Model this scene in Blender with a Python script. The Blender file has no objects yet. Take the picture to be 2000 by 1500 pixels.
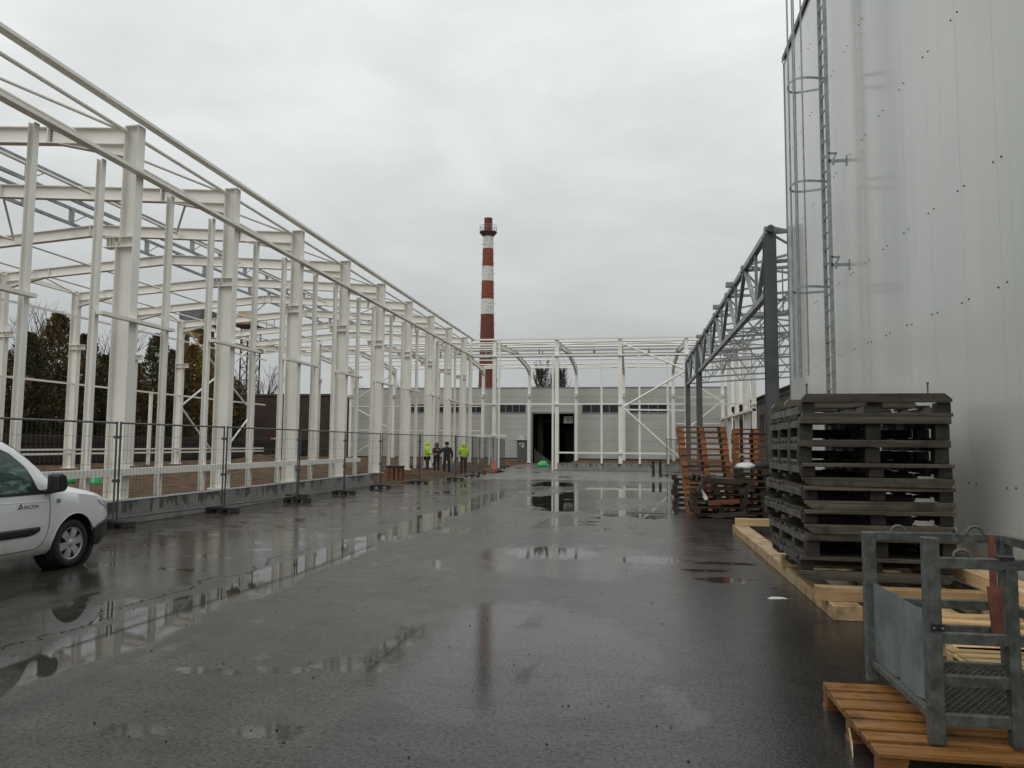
import bpy, bmesh, math, random
from mathutils import Vector, Matrix, Euler
random.seed(7)
R = math.radians
scene = bpy.context.scene
col = scene.collection
ORD = ['first', 'second', 'third', 'fourth', 'fifth', 'sixth', 'seventh', 'eighth', 'ninth', 'tenth', 'eleventh',
       'twelfth', 'thirteenth', 'fourteenth', 'fifteenth', 'sixteenth', 'seventeenth']

# ------------------------------------------------------------------ mesh builder
class MB:
    def __init__(s): s.v = []; s.f = []; s.sm = []
    def add(s, vs, fs, smooth=False):
        n = len(s.v); s.v += [tuple(v) for v in vs]
        s.f += [tuple(i + n for i in f) for f in fs]; s.sm += [smooth] * len(fs)
    def box(s, x0, x1, y0, y1, z0, z1):
        s.add([(x0, y0, z0), (x1, y0, z0), (x1, y1, z0), (x0, y1, z0), (x0, y0, z1), (x1, y0, z1), (x1, y1, z1), (x0, y1, z1)],
              [(0, 3, 2, 1), (4, 5, 6, 7), (0, 1, 5, 4), (1, 2, 6, 5), (2, 3, 7, 6), (3, 0, 4, 7)])
    def bar(s, p, q, w, h, up=(0, 0, 1)):
        p = Vector(p); q = Vector(q); d = (q - p).normalized(); u = Vector(up)
        u = u - d * u.dot(d)
        if u.length < 1e-4:
            u = Vector((1, 0, 0)) - d * d.x
        u.normalize(); r = d.cross(u)
        vs = []
        for c in (p, q):
            for a, b in ((-1, -1), (1, -1), (1, 1), (-1, 1)):
                vs.append(c + r * a * w / 2 + u * b * h / 2)
        s.add(vs, [(0, 1, 2, 3), (7, 6, 5, 4), (0, 4, 5, 1), (1, 5, 6, 2), (2, 6, 7, 3), (3, 7, 4, 0)])
    def ibeam(s, p, q, w, h, up=(0, 0, 1), tf=.018, tw=.012):
        p = Vector(p); q = Vector(q); d = (q - p).normalized(); u = Vector(up); u = (u - d * u.dot(d)).normalized()
        o = u * (h / 2 - tf / 2)
        s.bar(p + o, q + o, w, tf, u); s.bar(p - o, q - o, w, tf, u); s.bar(p, q, tw, h - 2 * tf, u)
    def tube(s, p, q, r, n=8, r2=None, caps=True):
        p = Vector(p); q = Vector(q); d = (q - p).normalized()
        a = Vector((0, 0, 1)) if abs(d.z) < .9 else Vector((1, 0, 0))
        u = d.cross(a).normalized(); w = d.cross(u); r2 = r if r2 is None else r2
        vs = []
        for c, rr in ((p, r), (q, r2)):
            for i in range(n):
                t = 2 * math.pi * i / n
                vs.append(c + (u * math.cos(t) + w * math.sin(t)) * rr)
        s.add(vs, [(i, (i + 1) % n, n + (i + 1) % n, n + i) for i in range(n)], True)
        if caps: s.add([v for v in vs], [tuple(range(n))[::-1], tuple(range(n, 2 * n))])
    def path(s, pts, r, n=8):
        for a, b in zip(pts[:-1], pts[1:]): s.tube(a, b, r, n)
    def torus(s, c, R_, r, axis='y', a0=0, a1=2 * math.pi, n=16, m=6):
        pts = []
        for i in range(n + 1):
            t = a0 + (a1 - a0) * i / n
            x, y = R_ * math.cos(t), R_ * math.sin(t)
            pts.append(Vector(c) + (Vector((x, 0, y)) if axis == 'y' else Vector((0, x, y)) if axis == 'x' else Vector((x, y, 0))))
        s.path(pts, r, m)
    def lathe(s, prof, n=24, c=(0, 0, 0), axis='z', smooth=True):
        vs = []
        for r, z in prof:
            for i in range(n):
                t = 2 * math.pi * i / n
                a, b = r * math.cos(t), r * math.sin(t)
                vs.append((c[0] + a, c[1] + b, c[2] + z) if axis == 'z' else (c[0] + a, c[1] + z, c[2] + b) if axis == 'y' else (c[0] + z, c[1] + a, c[2] + b))
        fs = []
        for k in range(len(prof) - 1):
            for i in range(n):
                j = (i + 1) % n
                fs.append((k * n + i, k * n + j, (k + 1) * n + j, (k + 1) * n + i))
        s.add(vs, fs, smooth)
    def prism(s, outline, y0, y1, plane='xz'):
        n = len(outline)
        mk = (lambda a, b, y: (a, y, b)) if plane == 'xz' else (lambda a, b, y: (y, a, b)) if plane == 'yz' else (lambda a, b, y: (a, b, y))
        vs = [mk(a, b, y0) for a, b in outline] + [mk(a, b, y1) for a, b in outline]
        s.add(vs, [tuple(range(n)), tuple(range(n, 2 * n))[::-1]] + [(i, n + i, n + (i + 1) % n, (i + 1) % n) for i in range(n)])
    def blob(s, c, rx, ry, rz, n=10, m=7, jit=.0):
        vs = []
        for k in range(m + 1):
            ph = math.pi * k / m
            for i in range(n):
                t = 2 * math.pi * i / n; j = 1 + random.uniform(-jit, jit)
                vs.append((c[0] + rx * math.sin(ph) * math.cos(t) * j, c[1] + ry * math.sin(ph) * math.sin(t) * j, c[2] + rz * math.cos(ph) * j))
        s.add(vs, [(k * n + i, k * n + (i + 1) % n, (k + 1) * n + (i + 1) % n, (k + 1) * n + i) for k in range(m) for i in range(n)], True)
    def xf(s, M):
        s.v = [tuple(M @ Vector(v)) for v in s.v]; return s
    def build(s, name, mat, parent=None, bevel=0, recalc=True):
        me = bpy.data.meshes.new(name); o = bpy.data.objects.new(name, me); col.objects.link(o)
        vs = s.v
        if parent is not None:
            off = Vector((0, 0, 0)); p = parent
            while p is not None: off = off + p.location; p = p.parent
            vs = [(v[0] - off.x, v[1] - off.y, v[2] - off.z) for v in vs]
            o.parent = parent
        me.from_pydata(vs, [], s.f)
        me.polygons.foreach_set('use_smooth', s.sm)
        if recalc:
            bm = bmesh.new(); bm.from_mesh(me)
            bmesh.ops.recalc_face_normals(bm, faces=bm.faces); bm.to_mesh(me); bm.free()
        me.materials.append(mat)
        if bevel:
            b = o.modifiers.new('bevel', 'BEVEL'); b.width = bevel; b.segments = 2; b.limit_method = 'ANGLE'
        me.update()
        return o

def tag(o, label, cat, group=None, kind=None):
    if label: o['label'] = label
    if cat: o['category'] = cat
    if group: o['group'] = group
    if kind: o['kind'] = kind
    return o
def thing(name, label, cat, loc=(0, 0, 0), group=None):
    o = bpy.data.objects.new(name, None); col.objects.link(o); o.location = loc
    o.empty_display_size = .2
    return tag(o, label, cat, group)
def copy_tree(o, parent=None):
    c = o.copy(); col.objects.link(c); c.parent = parent
    for ch in list(o.children): copy_tree(ch, c)
    return c

# ------------------------------------------------------------------ materials
def nodes(name):
    m = bpy.data.materials.new(name); m.use_nodes = True
    nt = m.node_tree; return m, nt, nt.nodes['Principled BSDF']
def N(nt, t, **k):
    n = nt.nodes.new(t)
    for a, b in k.items():
        if hasattr(n, a): setattr(n, a, b)
        else: n.inputs[a.replace('_', ' ')].default_value = b
    return n
def math_(nt, op, a, b=None, clamp=False):
    n = nt.nodes.new('ShaderNodeMath'); n.operation = op; n.use_clamp = clamp
    for i, x in enumerate((a, b)):
        if x is None: continue
        if isinstance(x, (int, float)): n.inputs[i].default_value = x
        else: nt.links.new(x, n.inputs[i])
    return n.outputs[0]
def mixc(nt, fac, a, b):
    n = nt.nodes.new('ShaderNodeMix'); n.data_type = 'RGBA'
    for s_, x in ((n.inputs[0], fac), (n.inputs[6], a), (n.inputs[7], b)):
        if isinstance(x, tuple): s_.default_value = (*x[:3], 1)
        elif isinstance(x, (int, float)): s_.default_value = x
        else: nt.links.new(x, s_)
    return n.outputs[2]
def maprange(nt, x, a, b, c=0., d=1., smooth=True):
    n = nt.nodes.new('ShaderNodeMapRange'); n.interpolation_type = 'SMOOTHSTEP' if smooth else 'LINEAR'
    nt.links.new(x, n.inputs[0])
    for i, v in enumerate((a, b, c, d)): n.inputs[i + 1].default_value = v
    return n.outputs[0]
def noise(nt, vec, scale, detail=4, rough=.55, dist=0):
    n = nt.nodes.new('ShaderNodeTexNoise'); n.inputs['Scale'].default_value = scale; n.inputs['Detail'].default_value = detail
    n.inputs['Roughness'].default_value = rough; n.inputs['Distortion'].default_value = dist
    if vec is not None: nt.links.new(vec, n.inputs['Vector'])
    return n.outputs['Fac']
def vmul(nt, vec, s3):
    n = nt.nodes.new('ShaderNodeVectorMath'); n.operation = 'MULTIPLY'; nt.links.new(vec, n.inputs[0]); n.inputs[1].default_value = s3
    return n.outputs[0]
def pos(nt): return nt.nodes.new('ShaderNodeNewGeometry').outputs['Position']
def objc(nt): return nt.nodes.new('ShaderNodeTexCoord').outputs['Object']
def bump(nt, h, bs, strength=.3, dist=.01):
    b = nt.nodes.new('ShaderNodeBump'); b.inputs['Strength'].default_value = strength; b.inputs['Distance'].default_value = dist
    nt.links.new(h, b.inputs['Height']); nt.links.new(b.outputs[0], bs.inputs['Normal'])
def simple(name, c, rough=.6, metal=0, var=.18, scale=3., bmp=0, c2=None, stretch=(1, 1, 1), coat=0, rv=.1):
    m, nt, bs = nodes(name)
    v = vmul(nt, objc(nt), stretch)
    n1 = noise(nt, v, scale, 5, .6)
    lo = tuple(x * (1 - var) for x in c); hi = tuple(min(1, x * (1 + var)) for x in c)
    if c2 is not None: hi = c2
    nt.links.new(mixc(nt, maprange(nt, n1, .3, .7), lo, hi), bs.inputs['Base Color'])
    n2 = noise(nt, v, scale * 2.3, 4)
    nt.links.new(maprange(nt, n2, .3, .7, max(.02, rough - rv), min(1, rough + rv)), bs.inputs['Roughness'])
    bs.inputs['Metallic'].default_value = metal
    if coat: bs.inputs['Coat Weight'].default_value = coat; bs.inputs['Coat Roughness'].default_value = .05
    if bmp: bump(nt, noise(nt, v, scale * 12, 4), bs, bmp, .01)
    return m
def wood(name, a, b, rough=.55, along='x', sc=1., knots=True):
    m, nt, bs = nodes(name)
    oc = objc(nt)
    info = nt.nodes.new('ShaderNodeObjectInfo').outputs['Random']
    st = {'x': (.6, 9, 9), 'y': (9, .6, 9), 'z': (9, 9, .6)}[along]
    add = nt.nodes.new('ShaderNodeVectorMath'); add.operation = 'ADD'
    cmb = nt.nodes.new('ShaderNodeCombineXYZ'); k = math_(nt, 'MULTIPLY', info, 37.)
    for i in range(3): nt.links.new(k, cmb.inputs[i])
    nt.links.new(oc, add.inputs[0]); nt.links.new(cmb.outputs[0], add.inputs[1])
    v = vmul(nt, add.outputs[0], st)
    g = noise(nt, v, 2.2 * sc, 6, .65, .6)
    br = noise(nt, add.outputs[0], 4.5, 2)
    c1 = mixc(nt, maprange(nt, g, .3, .72), a, b)
    dark = tuple(x * .45 for x in a)
    c2 = mixc(nt, maprange(nt, br, .5, .75, 0, .75), c1, dark)
    tn = nt.nodes.new('ShaderNodeHueSaturation'); nt.links.new(c2, tn.inputs['Color'])
    nt.links.new(maprange(nt, info, 0, 1, .6, 1.25, False), tn.inputs['Value'])
    nt.links.new(maprange(nt, math_(nt, 'FRACT', math_(nt, 'MULTIPLY', info, 7.3)), 0, 1, .486, .512, False), tn.inputs['Hue'])
    nt.links.new(tn.outputs[0], bs.inputs['Base Color'])
    nt.links.new(maprange(nt, br, .35, .65, rough - .2, rough + .15), bs.inputs['Roughness'])
    bump(nt, g, bs, .4, .006)
    return m

M = {}
def steel_paint():
    m, nt, bs = nodes('white_steel_paint')
    p = pos(nt)
    big = noise(nt, p, .8, 4); st = noise(nt, vmul(nt, p, (6, 6, .5)), 1.6, 5, .6)
    c = mixc(nt, maprange(nt, big, .35, .65), (.78, .765, .70), (.84, .825, .765))
    c = mixc(nt, maprange(nt, st, .60, .80, 0, .10), c, (.42, .39, .33))
    nt.links.new(c, bs.inputs['Base Color']); bs.inputs['Roughness'].default_value = .42
    return m
M['steel'] = steel_paint()
M['grey_steel'] = simple('dark_grey_steel', (.085, .092, .094), .45, .0, .2, 2)
M['galv'] = simple('galvanised_steel', (.30, .32, .325), .45, .55, .22, 7)
M['galv_dull'] = simple('dull_galvanised_steel', (.105, .115, .104), .5, .4, .38, 14, .1)
M['galv_sheet'] = simple('galvanised_sheet', (.19, .22, .215), .42, .4, .25, 4)
M['truss'] = simple('truss_steel', (.25, .265, .275), .45, .3, .2, 3)
M['fence'] = simple('fence_steel', (.13, .135, .135), .5, .5, .25, 6)
M['black'] = simple('black_plastic', (.018, .018, .019), .45, 0, .3, 8)
M['rubber'] = simple('black_rubber', (.02, .02, .02), .75, 0, .35, 9)
M['foot'] = simple('dark_foot_block', (.035, .032, .03), .6, 0, .4, 9)
M['red_wood'] = wood('red_brown_pallet_wood', (.15, .052, .022), (.35, .15, .065), .5)
M['red_wood_y'] = wood('red_brown_pallet_block', (.25, .09, .034), (.46, .20, .085), .5)
M['grey_wood'] = wood('weathered_grey_wood', (.024, .019, .013), (.075, .064, .047), .6)
M['grey_wood_y'] = wood('weathered_grey_runner', (.05, .046, .036), (.13, .12, .095), .6, 'y')
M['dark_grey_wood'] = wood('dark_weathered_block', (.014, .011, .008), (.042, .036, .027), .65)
M['front_wood'] = wood('weathered_front_board', (.04, .033, .023), (.12, .105, .078), .55)
M['dark_wood'] = wood('dark_wet_wood', (.03, .021, .014), (.075, .05, .033), .5)
M['fresh'] = wood('fresh_sawn_pine', (.50, .33, .15), (.74, .54, .29), .6)
M['fresh_y'] = wood('fresh_sawn_pine_beam', (.52, .36, .17), (.76, .57, .32), .6, 'y')
M['orange_wood'] = wood('orange_brown_pallet_wood', (.15, .052, .014), (.33, .145, .048), .42)
M['soil'] = simple('brown_soil', (.05, .030, .016), .8, 0, .4, 2.6, 1.0, (.16, .10, .052), (.6, 1.6, 1))
M['soil'].node_tree.nodes['Principled BSDF'].inputs['Specular IOR Level'].default_value = .08
M['white_plastic'] = simple('white_plastic', (.6, .6, .58), .4, 0, .15, 5)
M['green'] = simple('green_plastic', (.015, .42, .10), .3, 0, .35, 6, 0, (.05, .62, .2))
M['glass_dark'] = simple('dark_window_glass', (.012, .014, .018), .06, 0, .3, 1.5)
M['aluminium'] = simple('grey_aluminium', (.22, .24, .245), .5, .2, .1, 4)
M['door_grey'] = simple('grey_door_paint', (.10, .115, .115), .5, 0, .1, 4)
M['interior'] = simple('dark_interior', (.035, .031, .027), .8, 0, .4, 1)
M['brick_old'] = simple('dark_brown_brick', (.045, .027, .02), .85, 0, .35, 4, .5)
M['board'] = simple('brown_fence_board', (.017, .010, .008), .75, 0, .4, 3, 0, None, (4, 4, .4))
M['old_wall'] = simple('old_brown_render', (.12, .10, .085), .8, 0, .3, 1.2, .3)
M['roof_old'] = simple('dark_roof', (.05, .045, .042), .7, 0, .25, 2)
M['skin'] = simple('skin', (.45, .27, .19), .55, 0, .08, 6)
M['hivis'] = simple('hi_vis_yellow_cloth', (.50, .78, .02), .75, 0, .12, 8, .2)
M['cloth_black'] = simple('black_cloth', (.012, .012, .015), .8, 0, .3, 8, .2)
M['cloth_brown'] = simple('dark_brown_cloth', (.03, .02, .018), .8, 0, .3, 8, .2)
M['cloth_navy'] = simple('dark_blue_cloth', (.02, .026, .042), .8, 0, .25, 8, .2)
M['cone'] = simple('red_orange_cone', (.70, .06, .02), .5, 0, .1, 6)
M['rust'] = simple('rusty_red_lattice', (.08, .036, .025), .75, 0, .35, 4)
M['yellow'] = simple('yellow_crane_paint', (.30, .20, .05), .6, 0, .3, 2)
M['cream'] = simple('cream_paint', (.48, .38, .22), .55, 0, .2, 2)
M['grey_box'] = simple('grey_corrugated_box', (.13, .145, .15), .55, .2, .2, 2)
M['bark'] = simple('bare_bark', (.055, .042, .033), .9, 0, .35, 5)
M['strap'] = simple('rust_brown_leather', (.15, .055, .038), .65, 0, .35, 9, .2)
M['red_sign'] = simple('red_sign_paint', (.45, .05, .04), .5, 0, .2, 6)

def leaf_mat(name, a, b):
    m, nt, bs = nodes(name)
    g = nt.nodes.new('ShaderNodeNewGeometry')
    n1 = noise(nt, g.outputs['Position'], 1.1, 3)
    rnd = g.outputs['Random Per Island']
    k = math_(nt, 'ADD', math_(nt, 'MULTIPLY', n1, .6), math_(nt, 'MULTIPLY', rnd, .5))
    nt.links.new(mixc(nt, maprange(nt, k, .3, .85), a, b), bs.inputs['Base Color'])
    bs.inputs['Roughness'].default_value = .75
    return m
M['leaf_dark'] = leaf_mat('dark_conifer_leaf', (.022, .024, .009), (.13, .12, .05))
M['leaf_brown'] = leaf_mat('browning_conifer_leaf', (.035, .026, .010), (.21, .145, .055))
M['leaf_yellow'] = leaf_mat('yellow_brown_conifer_leaf', (.07, .047, .013), (.34, .23, .05))

def asphalt():
    m, nt, bs = nodes('wet_asphalt')
    p = pos(nt); sep = nt.nodes.new('ShaderNodeSeparateXYZ'); nt.links.new(p, sep.inputs[0]); X, Y = sep.outputs[0], sep.outputs[1]
    big = noise(nt, p, .18, 5, .6, .4); mid = noise(nt, p, .9, 5, .6); fine = noise(nt, p, 55, 3, .7); agg = noise(nt, p, 95, 2, .6)
    track = noise(nt, vmul(nt, p, (1.6, .11, 1)), 1.0, 5, .62, .5)
    wob = noise(nt, vmul(nt, p, (.3, 1, 1)), .55, 4, .6)
    # base tone
    c = mixc(nt, maprange(nt, mid, .3, .7), (.032, .030, .0245), (.052, .048, .040))
    c = mixc(nt, maprange(nt, agg, .55, .68, 0, .75), c, (.17, .16, .145))
    c = mixc(nt, maprange(nt, track, .42, .66, 0, .55), c, (.018, .0175, .0165))
    lane = maprange(nt, math_(nt, 'ADD', math_(nt, 'ADD', X, math_(nt, 'MULTIPLY', math_(nt, 'SUBTRACT', mid, .5), 1.1)), math_(nt, 'MULTIPLY', math_(nt, 'SUBTRACT', wob, .5), .8)), -1.95, -1.55)
    lane = math_(nt, 'MULTIPLY', lane, maprange(nt, Y, 16, 9))
    c = mixc(nt, math_(nt, 'MULTIPLY', lane, .5), c, (.019, .0195, .0205))
    dry = math_(nt, 'MULTIPLY', maprange(nt, noise(nt, vmul(nt, p, (1, .7, 1)), .5, 6, .68, .6), .5, .6), math_(nt, 'SUBTRACT', 1., lane))
    c = mixc(nt, math_(nt, 'MULTIPLY', dry, .55), c, (.075, .072, .063))
    mud = math_(nt, 'MULTIPLY', maprange(nt, X, -5.2, -7.5), maprange(nt, big, .35, .6))
    c = mixc(nt, math_(nt, 'MULTIPLY', mud, .55), c, (.085, .062, .042))
    # lighter concrete apron further back
    edge = math_(nt, 'ADD', Y, math_(nt, 'MULTIPLY', math_(nt, 'SUBTRACT', wob, .5), 9.))
    apron = maprange(nt, edge, 34.5, 36.5)
    c = mixc(nt, apron, c, mixc(nt, maprange(nt, mid, .3, .7), (.14, .133, .115), (.20, .19, .165)))
    grain = noise(nt, p, 34, 3, .75)
    c = mixc(nt, maprange(nt, grain, .36, .62, .62, 0), c, (.012, .0115, .0105))
    # cracks
    crk = math_(nt, 'ABSOLUTE', math_(nt, 'ADD', math_(nt, 'ADD', X, 5.05), math_(nt, 'MULTIPLY', math_(nt, 'SUBTRACT', noise(nt, vmul(nt, p, (0, 1, 0)), .9, 6, .7), .5), 1.5)))
    vor = nt.nodes.new('ShaderNodeTexVoronoi'); vor.feature = 'DISTANCE_TO_EDGE'; vor.inputs['Scale'].default_value = .42
    wv = nt.nodes.new('ShaderNodeVectorMath'); wv.operation = 'ADD'; nt.links.new(p, wv.inputs[0])
    nn = nt.nodes.new('ShaderNodeTexNoise'); nn.inputs['Scale'].default_value = 1.2; nn.inputs['Detail'].default_value = 5; nt.links.new(p, nn.inputs['Vector'])
    nt.links.new(nn.outputs['Color'], wv.inputs[1]); nt.links.new(wv.outputs[0], vor.inputs['Vector'])
    vz = math_(nt, 'MULTIPLY', maprange(nt, vor.outputs['Distance'], .005, .013, 1, 0), math_(nt, 'MULTIPLY', maprange(nt, X, -4.8, -5.2), maprange(nt, X, -8.2, -6.6)))
    cr = math_(nt, 'MAXIMUM', maprange(nt, crk, .007, .019, 1, 0), math_(nt, 'MULTIPLY', vz, maprange(nt, big, .5, .56)))
    cr = math_(nt, 'MULTIPLY', cr, maprange(nt, Y, 14, 10))
    c = mixc(nt, math_(nt, 'MULTIPLY', cr, .85), c, (.012, .012, .011))
    nt.links.new(c, bs.inputs['Base Color'])
    spec = math_(nt, 'MULTIPLY', math_(nt, 'SUBTRACT', 1., math_(nt, 'MULTIPLY', cr, .9)), maprange(nt, grain, .36, .6, .27, .56))
    spec = math_(nt, 'MULTIPLY', spec, maprange(nt, noise(nt, vmul(nt, p, (.6, 1.3, 1)), 3.2, 5, .7), .32, .62, .72, 1.04))
    nt.links.new(spec, bs.inputs['Specular IOR Level'])
    # puddles
    gx = math_(nt, 'ABSOLUTE', math_(nt, 'ADD', math_(nt, 'ADD', X, 4.45), math_(nt, 'MULTIPLY', math_(nt, 'SUBTRACT', wob, .5), 1.1)))
    gut = math_(nt, 'MULTIPLY', maprange(nt, gx, .34, .46, 1, 0), maprange(nt, Y, 30, 24))
    gut = math_(nt, 'MULTIPLY', gut, maprange(nt, noise(nt, p, .75, 3), .30, .36))
    pud_n = noise(nt, vmul(nt, p, (.8, .45, 1)), .55, 5, .62, .3)
    far = math_(nt, 'MULTIPLY', math_(nt, 'MULTIPLY', maprange(nt, Y, 13, 21), maprange(nt, Y, 36, 31)), maprange(nt, math_(nt, 'ADD', X, math_(nt, 'MULTIPLY', Y, .06)), -3.2, -.6, .15, 1))
    lev = math_(nt, 'ADD', pud_n, math_(nt, 'MULTIPLY', far, .16))
    p2 = maprange(nt, lev, .585, .64)
    small = maprange(nt, noise(nt, p, 1.5, 4, .6), .66, .70)
    tr = math_(nt, 'MULTIPLY', maprange(nt, track, .58, .66), maprange(nt, mid, .4, .55))
    pud = math_(nt, 'MAXIMUM', math_(nt, 'MAXIMUM', gut, p2), math_(nt, 'MAXIMUM', math_(nt, 'MULTIPLY', small, .9), math_(nt, 'MULTIPLY', tr, .6)))
    lp = math_(nt, 'MULTIPLY', maprange(nt, noise(nt, vmul(nt, p, (.75, 1.5, 1)), 1.25, 6, .72, .4), .535, .585), math_(nt, 'MULTIPLY', maprange(nt, X, -4.8, -5.8), math_(nt, 'MULTIPLY', maprange(nt, Y, 8, 9.5), maprange(nt, Y, 30, 24))))
    pud = math_(nt, 'MAXIMUM', pud, math_(nt, 'MULTIPLY', lp, .93))
    pud = math_(nt, 'MULTIPLY', pud, maprange(nt, X, 2.6, 1.6))
    rag = math_(nt, 'MULTIPLY', math_(nt, 'SUBTRACT', noise(nt, vmul(nt, p, (1, 1.6, 1)), 4.5, 5, .7), .5), 3.2)
    for cx, cy, rx, ry in ((-2.87, 4.13, .26, .12), (-2.08, 4.24, .26, .14), (-2.1, 5.6, .33, .22), (-1.95, 6.3, .14, .6), (-3.1, 5.25, .3, .09), (-2.55, 5.38, .24, .09), (-1.25, 11.8, .7, .7), (.2, 11.4, .5, .35), (1.15, 9.9, .42, .22), (.95, 10.6, .35, .12), (1.3, 11.3, .45, .14)):
        a = math_(nt, 'POWER', math_(nt, 'DIVIDE', math_(nt, 'SUBTRACT', X, cx), rx), 2.); b_ = math_(nt, 'POWER', math_(nt, 'DIVIDE', math_(nt, 'SUBTRACT', Y, cy), ry), 2.)
        pud = math_(nt, 'MAXIMUM', pud, maprange(nt, math_(nt, 'ADD', math_(nt, 'ADD', a, b_), rag), .7, 1.05, .96, 0))
    wet = math_(nt, 'ADD', maprange(nt, big, .35, .65, .26, .14), maprange(nt, noise(nt, vmul(nt, p, (.7, 1.6, 1)), 2.2, 5, .65), .3, .7, -.06, .07))
    # smoother water film in the middle of the yard
    def ell(cx, cy, rx, ry):
        a = math_(nt, 'POWER', math_(nt, 'DIVIDE', math_(nt, 'SUBTRACT', X, cx), rx), 2.); b_ = math_(nt, 'POWER', math_(nt, 'DIVIDE', math_(nt, 'SUBTRACT', Y, cy), ry), 2.)
        return maprange(nt, math_(nt, 'ADD', math_(nt, 'ADD', a, b_), math_(nt, 'MULTIPLY', math_(nt, 'SUBTRACT', mid, .5), 1.6)), .75, 1.15, 1, 0)
    film = math_(nt, 'MAXIMUM', ell(-1.0, 6.3, 1.15, 1.75), math_(nt, 'MULTIPLY', ell(-.9, 11.3, 1.5, 1.7), .85))
    film = math_(nt, 'MAXIMUM', film, math_(nt, 'MULTIPLY', ell(-6.6, 10.8, 2.2, 3.2), .75))
    wet = math_(nt, 'MULTIPLY', wet, math_(nt, 'SUBTRACT', 1., math_(nt, 'MULTIPLY', math_(nt, 'MAXIMUM', film, math_(nt, 'MULTIPLY', lane, .3)), .9)))
    rough = math_(nt, 'ADD', math_(nt, 'MULTIPLY', wet, math_(nt, 'SUBTRACT', 1., pud)), .018)
    rough = math_(nt, 'ADD', rough, math_(nt, 'MULTIPLY', math_(nt, 'MULTIPLY', apron, math_(nt, 'SUBTRACT', 1., pud)), .12))
    nt.links.new(rough, bs.inputs['Roughness'])
    bs.inputs['IOR'].default_value = 1.40
    b = nt.nodes.new('ShaderNodeBump'); b.inputs['Distance'].default_value = .006
    h = math_(nt, 'ADD', math_(nt, 'ADD', math_(nt, 'MULTIPLY', fine, .6), math_(nt, 'MULTIPLY', agg, .4)), math_(nt, 'MULTIPLY', grain, .9))
    nt.links.new(h, b.inputs['Height'])
    nt.links.new(math_(nt, 'ADD', math_(nt, 'MULTIPLY', math_(nt, 'MULTIPLY', math_(nt, 'SUBTRACT', 1., pud), math_(nt, 'SUBTRACT', 1., math_(nt, 'MULTIPLY', film, .82))), .32), .006), b.inputs['Strength'])
    nt.links.new(b.outputs[0], bs.inputs['Normal'])
    df = nt.nodes.new('ShaderNodeBsdfDiffuse'); df.inputs[0].default_value = (.022, .021, .018, 1); mxs = nt.nodes.new('ShaderNodeMixShader')
    crumb = math_(nt, 'MULTIPLY', maprange(nt, grain, .30, .42, 1, 0), .55)
    stain = math_(nt, 'MULTIPLY', maprange(nt, noise(nt, vmul(nt, p, (.8, .5, 1)), 1.1, 6, .72, .8), .58, .68), .32)
    f = math_(nt, 'MULTIPLY', math_(nt, 'MAXIMUM', crumb, stain), math_(nt, 'MULTIPLY', math_(nt, 'SUBTRACT', 1., pud), math_(nt, 'SUBTRACT', 1., apron)))
    nt.links.new(math_(nt, 'MAXIMUM', math_(nt, 'MULTIPLY', cr, .85), f), mxs.inputs[0])
    nt.links.new(bs.outputs[0], mxs.inputs[1]); nt.links.new(df.outputs[0], mxs.inputs[2]); nt.links.new(mxs.outputs[0], nt.nodes['Material Output'].inputs[0])
    return m
M['asphalt'] = asphalt()

def concrete():
    m, nt, bs = nodes('stained_concrete')
    p = pos(nt); sep = nt.nodes.new('ShaderNodeSeparateXYZ'); nt.links.new(p, sep.inputs[0]); Z = sep.outputs[2]
    n1 = noise(nt, p, 1.3, 5, .6)
    st = noise(nt, vmul(nt, p, (1, 1, .02)), 2.6, 4, .7); drop = noise(nt, vmul(nt, p, (1, 1, 0)), 7, 2)
    c = mixc(nt, maprange(nt, n1, .3, .7), (.20, .20, .185), (.30, .30, .28))
    lim = math_(nt, 'ADD', math_(nt, 'MULTIPLY', drop, .7), -.18)
    down = math_(nt, 'SUBTRACT', .47, Z)
    run = math_(nt, 'MULTIPLY', maprange(nt, st, .49, .52), maprange(nt, math_(nt, 'SUBTRACT', lim, down), 0., .02))
    c = mixc(nt, math_(nt, 'MULTIPLY', run, .8), c, (.045, .038, .03))
    nt.links.new(c, bs.inputs['Base Color']); bs.inputs['Roughness'].default_value = .6
    bump(nt, noise(nt, p, 25, 4), bs, .15, .01)
    return m
M['concrete'] = concrete()

def white_panel():
    m, nt, bs = nodes('white_sandwich_panel')
    p = pos(nt)
    big = noise(nt, vmul(nt, p, (1, .5, .18)), .7, 4); st = noise(nt, vmul(nt, p, (1, 7, .12)), 1.0, 5, .6)
    c = mixc(nt, maprange(nt, big, .35, .65), (.51, .53, .50), (.59, .605, .57))
    c = mixc(nt, maprange(nt, st, .52, .78, 0, .14), c, (.36, .375, .345))
    sp = nt.nodes.new('ShaderNodeSeparateXYZ'); nt.links.new(p, sp.inputs[0])
    splash = maprange(nt, math_(nt, 'ADD', sp.outputs[2], math_(nt, 'MULTIPLY', noise(nt, p, 3.5, 6, .7), -1.3)), -.45, .25, .6, 0)
    c = mixc(nt, splash, c, (.16, .15, .125))
    nt.links.new(c, bs.inputs['Base Color'])
    nt.links.new(maprange(nt, st, .3, .7, .12, .2), bs.inputs['Roughness'])
    bs.inputs['IOR'].default_value = 1.5
    bump(nt, noise(nt, vmul(nt, p, (1, 1.2, .5)), 1.2, 3), bs, .12, .02)
    return m
M['panel'] = white_panel()

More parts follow.
